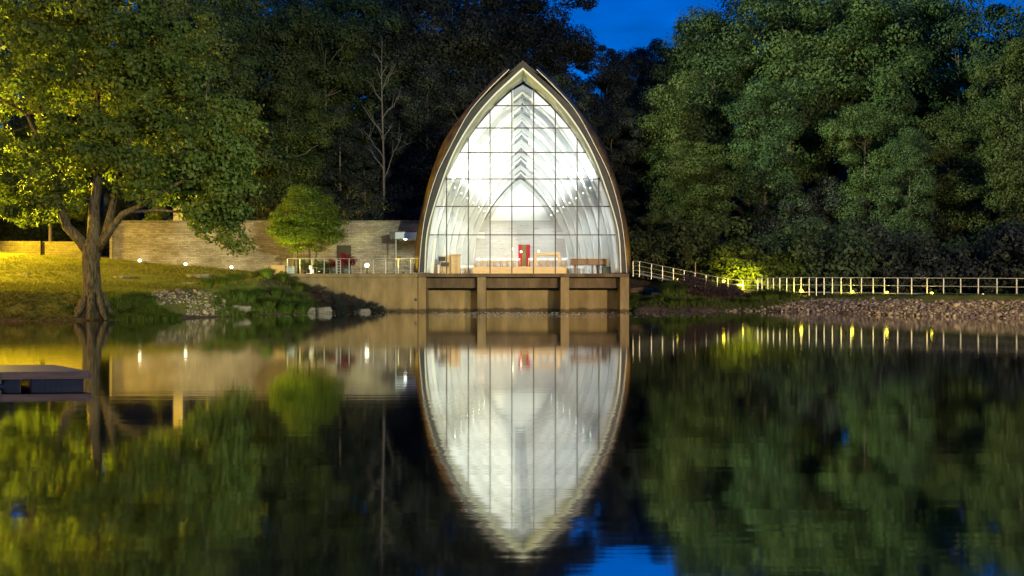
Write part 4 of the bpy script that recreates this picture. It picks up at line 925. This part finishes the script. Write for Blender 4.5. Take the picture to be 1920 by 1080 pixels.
# ------------------------------------------------------------------ rocks
rk = np.random.default_rng(21)
def rock_v(rng, sub=1):
    import bmesh
    bm = bmesh.new(); bmesh.ops.create_icosphere(bm, subdivisions=sub, radius=1)
    sx = rng.uniform(.7, 1.3, 3)*np.array([1, 1, .65])
    for v in bm.verts: v.co = Vector([c*s*rng.uniform(.78, 1.15) for c, s in zip(v.co, sx)])
    V = np.array([v.co[:] for v in bm.verts]); Fc = np.array([[v.index for v in f.verts] for f in bm.faces]); bm.free(); return V, Fc
RKS = [rock_v(rk) for _ in range(7)]
RKM = []
for V, Fc in RKS: me = mesh_np('rock', V, Fc, 3); me.materials.append(M['riprap']); RKM.append(me)
def scatter_right(n, smin, smax, lo=0, hi=1):
    o = []
    while len(o) < n:
        px = rk.uniform(1385, 1990) if rk.random() < .85 else rk.uniform(1250, 1400); x0 = PX(px, 62); 
        x = rk.uniform(15.5, 33) ; yS = np.interp(x, SHX, SHY); y = yS+rk.uniform(-.5, 9)
        p = 960+F*x/y
        if p < 1330 or p > 2000: continue
        d = float(shore_d(np.array([x]), np.array([y]))[0]); t = (p-1330)/200
        if d < -.25 or d > 3.2: continue
        if p < 1500 and rk.random() > .15+.5*t: continue
        o.append((x, y, max(gh(x, y), -.05), rk.uniform(smin, smax)))
    return o
def scatter_left(n, smin, smax):
    o = []
    while len(o) < n:
        px = rk.uniform(285, 425); py = rk.uniform(545, 588)
        D = rk.uniform(51.8, 60); x = PX(px, D); z = gh(x, D); q = 540-(z-EYE)*F/D
        if not (546 < q < 592) : continue
        if q > 572 and px < 350: continue
        o.append((x, D, z, rk.uniform(smin, smax)))
    return o
nr = 0
for lst, lab, grp in ((scatter_right(215, .11, .2), 'pale angular rock in the riprap on the waterline below the level railing', 'riprap rocks on the right embankment'),
                      (scatter_left(80, .11, .2), 'rounded field rock in the rock-lined gully right of the big maple', 'rocks in the left gully')):
    for x, y, z, s in lst:
        me = RKM[int(rk.integers(0, 7))]; o = bpy.data.objects.new('rock', me); C.objects.link(o); o.location = (x, y, z+s*.15)
        o.rotation_euler = tuple(rk.uniform(0, 6.28, 3)); o.scale = (s, s*rk.uniform(.8, 1.2), s); tag(o, lab, 'rock', grp)
V_, F_ = [], []; b = 0
for x, y, z, s in scatter_right(5200, .05, .13)+scatter_left(650, .05, .12):
    V, Fc = RKS[int(rk.integers(0, 7))]; a = rk.uniform(0, 6.28); ca_, sa = math.cos(a), math.sin(a)
    W = V*s; W = np.stack([W[:, 0]*ca_-W[:, 1]*sa, W[:, 0]*sa+W[:, 1]*ca_, W[:, 2]*rk.uniform(.8, 1.5)], 1)+np.array([x, y, z+s*.1]); V_.append(W); F_.append(Fc+b); b += len(V)
me = mesh_np('riprap', np.concatenate(V_), np.concatenate(F_), 3); me.materials.append(M['riprap'])
o = bpy.data.objects.new('riprap_gravel', me); C.objects.link(o); tag(o, 'small broken stones filling the banks', None, None, 'stuff')
# slabs and boulders
def slab_stone(px, py, D, w_, dpt, th, label, m='stone', tilt=0.05, name='stone_slab', cat='stone'):
    x = PX(px, D); z = gh(x, D); rng = np.random.default_rng(int(px)); n_ = 9
    ol = [((w_/2)*math.cos(6.283*i/n_)*rng.uniform(.85, 1.15), (dpt/2)*math.sin(6.283*i/n_)*rng.uniform(.8, 1.15)) for i in range(n_)]
    mb = MB(); vs, fs = slab(ol, -th*.6, th); mb.add(vs, fs); o = mb.build(name, M[m], None, bevel=.03); o.location = (x, D, z); o.rotation_euler = (tilt, 0, rng.uniform(-.2, .2)); tag(o, label, cat)
slab_stone(232, 512, 66, 1.5, 1.4, .10, 'flat pale stone slab lying in the lit lawn just right of the maple trunk')
slab_stone(374, 512, 70, 2.0, 1.8, .17, 'largest flat stone slab on the lawn below the middle wall lamp')
slab_stone(357, 527, 63, 1.1, .8, .06, 'thin flat stone below the largest slab on the lawn')
slab_stone(281, 533, 59.5, 1.0, .8, .05, 'small flat stone low on the lawn above the rock gully')
slab_stone(45, 500, 66, .9, .6, .05, 'thin dark stone in the lawn at the far left')
def block(px, py, D, w_, h_, dpt, label, m='stone'):
    import bmesh
    x, y, z = P(px, py, D); rng = np.random.default_rng(int(px)+9)
    bm = bmesh.new(); bmesh.ops.create_icosphere(bm, subdivisions=3, radius=1)
    k1, k2 = rng.normal(size=(2, 3))*2.2
    for v in bm.verts:
        c = np.array(v.co[:]); c = c/(np.sum(np.abs(c)**5)**.2); q = 1+.10*math.sin(c@k1*1.6+1)+.07*math.sin(c@k2*2.7)+rng.uniform(-.02, .02)
        v.co = Vector((c[0]*w_/2*q, c[1]*dpt/2*q, c[2]*h_*.62*q))
    me = bpy.data.meshes.new('boulder'); bm.to_mesh(me); bm.free(); me.materials.append(M[m])
    o = bpy.data.objects.new('boulder', me); C.objects.link(o)
    o.location = (x, y, min(z, gh(x, y)+h_*.35)); o.rotation_euler = (rng.uniform(-.06, .06), rng.uniform(-.08, .08), rng.uniform(-.2, .2)); tag(o, label, 'boulder')
block(579, 570, 65.2, .85, .4, .6, 'whitish squared boulder at the foot of the planted bank', 'stone')
block(608, 570, 65.8, .95, .45, .6, 'pinkish squared boulder right of the whitish one')
block(679, 573, 68, 1.1, .35, .6, 'long dim boulder nearest the deck on the left bank')
block(452, 566, 60, 1.1, .35, .7, 'long flat boulder between the rock gully and the grass clumps')
block(1202, 551, 73.2, .9, .3, .7, 'pale flat boulder on the bank just right of the chapel deck', 'rock_pale')
block(1231, 537, 76, .75, .3, .6, 'grey boulder higher on the bank between the deck and the grass clump', 'rock_pale')
for i, (px, py, D, w_) in enumerate(((1195, 513, 79, 1.3), (1218, 517, 78.6, .9), (1238, 521, 78.2, .9))):
    block(px, py, D, w_, .35, .6, ('first stone block of the path edge, touching the chapel deck', 'second stone block of the path edge', 'third stone block of the path edge')[i], 'concrete_dark')

# ------------------------------------------------------------------ grasses and bank plants
def blades(rng, pts, hmin, hmax, per, spread, wdt=.03, arch=.5):
    n = len(pts); idx = np.repeat(np.arange(n), per); N = len(idx); P0 = np.array(pts)[idx]
    a = rng.uniform(0, 6.283, N); dr = np.stack([np.cos(a), np.sin(a), np.zeros(N)], 1); r = rng.random(N)[:, None]
    h = rng.uniform(hmin, hmax, N)[:, None]; base = P0+dr*r*spread*.35; up = np.array([0, 0, 1.])
    mid = base+up*h*.6+dr*r*spread*.45*arch*2*.5; tip = base+up*h*(.95-.25*r*arch)+dr*(r+.2)*spread*arch*1.3
    sd = np.cross(dr, up)*wdt
    v = np.stack([base-sd, base+sd, mid+sd*.8, mid-sd*.8, mid-sd*.8, mid+sd*.8, tip+sd*.1, tip-sd*.1], 1).reshape(-1, 3)
    return v
gr = np.random.default_rng(33)
def grass_clump_mesh(h, per, sp, arch, w=.018):
    v = blades(gr, [(0, 0, 0)], h*.6, h, per, sp, w, arch); me = mesh_np('grass_clump', v, np.arange(len(v)), 4); me.materials.append(M['weed_leaf']); return me
GC = [grass_clump_mesh(1.0, 420, .75, .75) for _ in range(3)]
def clump(px, D, s, label, group, leaf=None, name='grass_clump', zoff=0):
    x = PX(px, D); o = bpy.data.objects.new(name, GC[int(gr.integers(0, 3))]); C.objects.link(o); o.location = (x, D, gh(x, D)-.05+zoff); o.scale = (s*1.15, s*1.15, s); o.rotation_euler = (0, 0, gr.uniform(0, 6)); tag(o, label, 'grass clump', group)
    if leaf: o.material_slots[0].link = 'OBJECT'; o.material_slots[0].material = M[leaf]
for px, D, s in ((236, 52.2, .5), (255, 52.6, .55), (272, 52.3, .5), (290, 52.4, .4), (262, 53.6, .6), (285, 53.8, .5), (310, 52.2, .4), (345, 52.0, .45), (380, 51.9, .45), (400, 53.5, .5)):
    clump(px, D, s, 'low green tuft of weeds between the big tree and the rock gully', 'weed tufts by the rock gully')
GL = ('arching green ornamental grass clump on the planted bank left of the deck', 'ornamental grasses on the left bank')
for px, D, s in ((390, 61, .85), (418, 63, .8), (452, 61.5, 1.0), (470, 62, 1.0), (486, 64, .9), (503, 62.5, 1.2), (518, 65, 1.0), (535, 63.5, 1.25), (552, 66, 1.1), (566, 64.8, 1.15), (580, 66.5, 1.0), (440, 65, .8), (500, 67, .9), (530, 68, .9), (560, 68.5, .9), (478, 59.5, .6)):
    clump(px, D, s, *GL)
GRr = ('green grass clump on the planted bank right of the deck', 'grasses on the right bank')
for px, D, s in ((1250, 74.5, 1.2), (1262, 75, 1.3), (1276, 74.6, 1.2), (1240, 73.2, .6), (1345, 75, 1.0), (1354, 75.3, .9), (1188, 75.5, .9), (1194, 76, 1.0), (1182, 72.5, .9), (1226, 73.5, .6), (1262, 72.4, .8), (1278, 72.3, .7), (1300, 72.6, .6), (1318, 72.8, .6)):
    clump(px, D, s, *GRr)
GD = ('grass clump on top of the riprap where the level railing begins', 'grasses at the start of the level railing')
for px, D, s in ((1415, 74.3, 1.0), (1428, 74.4, 1.1), (1442, 74, 1.2), (1456, 73.8, 1.2), (1470, 73.4, 1.0), (1482, 73, .8), (1380, 73, .7), (1395, 72.8, .7), (1408, 72.6, .7)):
    clump(px, D, s, *GD)
SB = tree_proto(99, 1.4, [(0, 0, .6, .9, .8, .6)], 34, 110, .075, .03, M['brown_shrub'], .2, .4, 8)
def low(px, D, s, leaf, label, group, hz=None):
    x = PX(px, D); place_tree(SB, (x, D, gh(x, D)), s, gr.uniform(0, 6), M[leaf], 'shrub', label, 'shrub', group, hz or s)
BL = ('brownish perennial shrub against the tan retaining wall', 'perennials against the retaining wall')
for px, D, s in ((595, 69, .8), (618, 69, .8), (640, 69.1, .85), (660, 69.1, .8), (605, 67.5, .75), (632, 68, .8), (655, 68.3, .8), (678, 68.9, .7), (698, 69.2, .6), (716, 69.3, .45), (735, 69.4, .3), (640, 67, .6), (668, 67.9, .6)):
    low(px, D, s, 'brown_shrub' if px % 2 else 'leaf_dark', *BL)
YL_ = ('yellow-lit flowering weeds above the ornamental grasses on the left bank', 'flowering weeds on the left bank')
for px, D, s in ((400, 66, .4), (430, 68, .4), (455, 68.5, .45), (480, 69, .5), (505, 69.2, .55), (530, 69.2, .4), (552, 69.2, .42), (575, 69.2, .42)):
    low(px, D, s, 'leaf_olive', *YL_)
BR = ('dark reddish-brown shrub on the planted bank right of the deck', 'brown shrubs on the right bank')
for px, D, s in ((1290, 75, 1.2), (1306, 74.8, 1.2), (1322, 74.6, 1.0), (1338, 74.2, .9), (1358, 74.4, 1.0), (1372, 74.2, .9), (1385, 74.4, .7)): low(px, D, s, 'brown_shrub', *BR)
# short turf and bank weeds
pts = []
while len(pts) < 5200:
    px = gr.uniform(-10, 600); D = gr.uniform(50, 80) if gr.random() < .45 else gr.uniform(50, 60); x = PX(px, D)
    if D > 71 and x > -18: continue
    d = float(shore_d(np.array([x]), np.array([D]))[0])
    if d < .3: continue
    if 288 < px < 420 and 52.5 < D < 58: continue
    pts.append((x, D, gh(x, D)-.01))
v = blades(gr, pts, .08, .2, 9, .22, .012, .6)
me = mesh_np('turf', v, np.arange(len(v)), 4); me.materials.append(M['turf_blade']); o = bpy.data.objects.new('turf_grass', me); C.objects.link(o); tag(o, 'short ragged lawn grass on the left bank', None, None, 'stuff')
pts = []
while len(pts) < 2600:
    u = gr.random()
    if u < .55: px = 395-abs(gr.normal())*85; D = gr.uniform(51.3, 53.6)
    elif u < .8: px = gr.uniform(405, 590); D = gr.uniform(57, 66)
    else: px = gr.uniform(1180, 1500); D = gr.uniform(71.5, 76)
    x = PX(px, D); d = float(shore_d(np.array([x]), np.array([D]))[0])
    if d < .15 or (d > 2.4 and px < 600): continue
    if px > 600 and d > 4 and gr.random() > .3: continue
    pts.append((x, D, gh(x, D)-.02))
v = blades(gr, pts, .15, .42, 12, .35, .014, .7)
me = mesh_np('weeds', v, np.arange(len(v)), 4); me.materials.append(M['weed_leaf']); o = bpy.data.objects.new('bank_weeds', me); C.objects.link(o); tag(o, 'green weeds along the waterline', None, None, 'stuff')
pts = []
while len(pts) < 1500:
    px = gr.uniform(1480, 1990); d = dR(min(px, 2040))-gr.uniform(-.3, 1.6); x = PX(px, d); pts.append((x, d, gh(x, d)-.02))
v = blades(gr, pts, .06, .2, 8, .25, .012, .6)
me = mesh_np('verge', v, np.arange(len(v)), 4); me.materials.append(M['grass_blade']); o = bpy.data.objects.new('verge_grass', me); C.objects.link(o); tag(o, 'thin grass along the top of the embankment', None, None, 'stuff')

# floating leaves and flecks before the deck
V_ = []; Q = 0
for _ in range(900):
    if rk.random() < .7: px = rk.normal(980, 110); D = rk.uniform(55, 68.8)
    else: px = rk.uniform(480, 1330); D = rk.uniform(58, 68)
    x = PX(px, D); s = rk.uniform(.02, .075); a = rk.uniform(0, 3.14); lx, ly = s*math.cos(a)*1.6, s*math.sin(a)*1.6
    if shore_d(np.array([x]), np.array([D]))[0] > -.3: continue
    V_ += [(x-lx, D-ly, .006), (x+ly*.6, D-lx*.6, .012), (x+lx, D+ly, .03), (x-ly*.6, D+lx*.6, .012)]
me = mesh_np('flecks', V_, np.arange(len(V_)), 4); me.materials.append(M['leaf_float']); o = bpy.data.objects.new('floating_leaves', me); C.objects.link(o); tag(o, 'fallen leaves floating on the calm water before the deck', None, None, 'stuff')

# ------------------------------------------------------------------ dock, bottom left
dk = empty('dock', (-12, 17, 0), 'low floating dock with its top tinted by sky sheen at the left edge of the near water', 'dock')
x1_, y1_ = PX(167, 16.8), 16.8; x0_, y0_ = -22.0, 16.8+(x1_+22)*-.095*1.0
def dp(t, q, z): # along dock (0 right end .. 1 left end), across, height
    return (x1_+(x0_-x1_)*t-q*.9, y1_+(y0_-y1_)*t+q, z)
hT = .255
def dbox(t0, t1, q0, q1, za_, zb__, name, m, bevel=0):
    vs = [dp(t0, q0, za_), dp(t1, q0, za_), dp(t1, q1, za_), dp(t0, q1, za_), dp(t0, q0, zb__), dp(t1, q0, zb__), dp(t1, q1, zb__), dp(t0, q1, zb__)]
    mb = MB(); mb.add(vs, [(0, 1, 2, 3)[::-1], (4, 5, 6, 7), (0, 1, 5, 4), (1, 2, 6, 5), (2, 3, 7, 6), (3, 0, 4, 7)]); return mb.build(name, m, dk, bevel=bevel)
dbox(0, 1, .02, 1.5, hT-.05, hT, 'deck_top', M['dock_top_sheen'])
dbox(0, .099, -.02, .018, hT-.125, hT-.004, 'fringe_board', M['dock_wood']); dbox(.105, 1, -.02, .018, hT-.125, hT-.004, 'fringe_board', M['dock_wood'])
dbox(-.004, -.001, .0, 1.48, hT-.125, hT-.004, 'fringe_board', M['dock_wood'])
for k in range(14): dbox(k*.071+.004, k*.071+.064, .06, 1.4, -.15, hT-.055, 'float', M['float'], .02)
dbox(.0992, .1048, -.035, .03, hT-.2, hT-.002, 'bracket', M['rail_dark'])
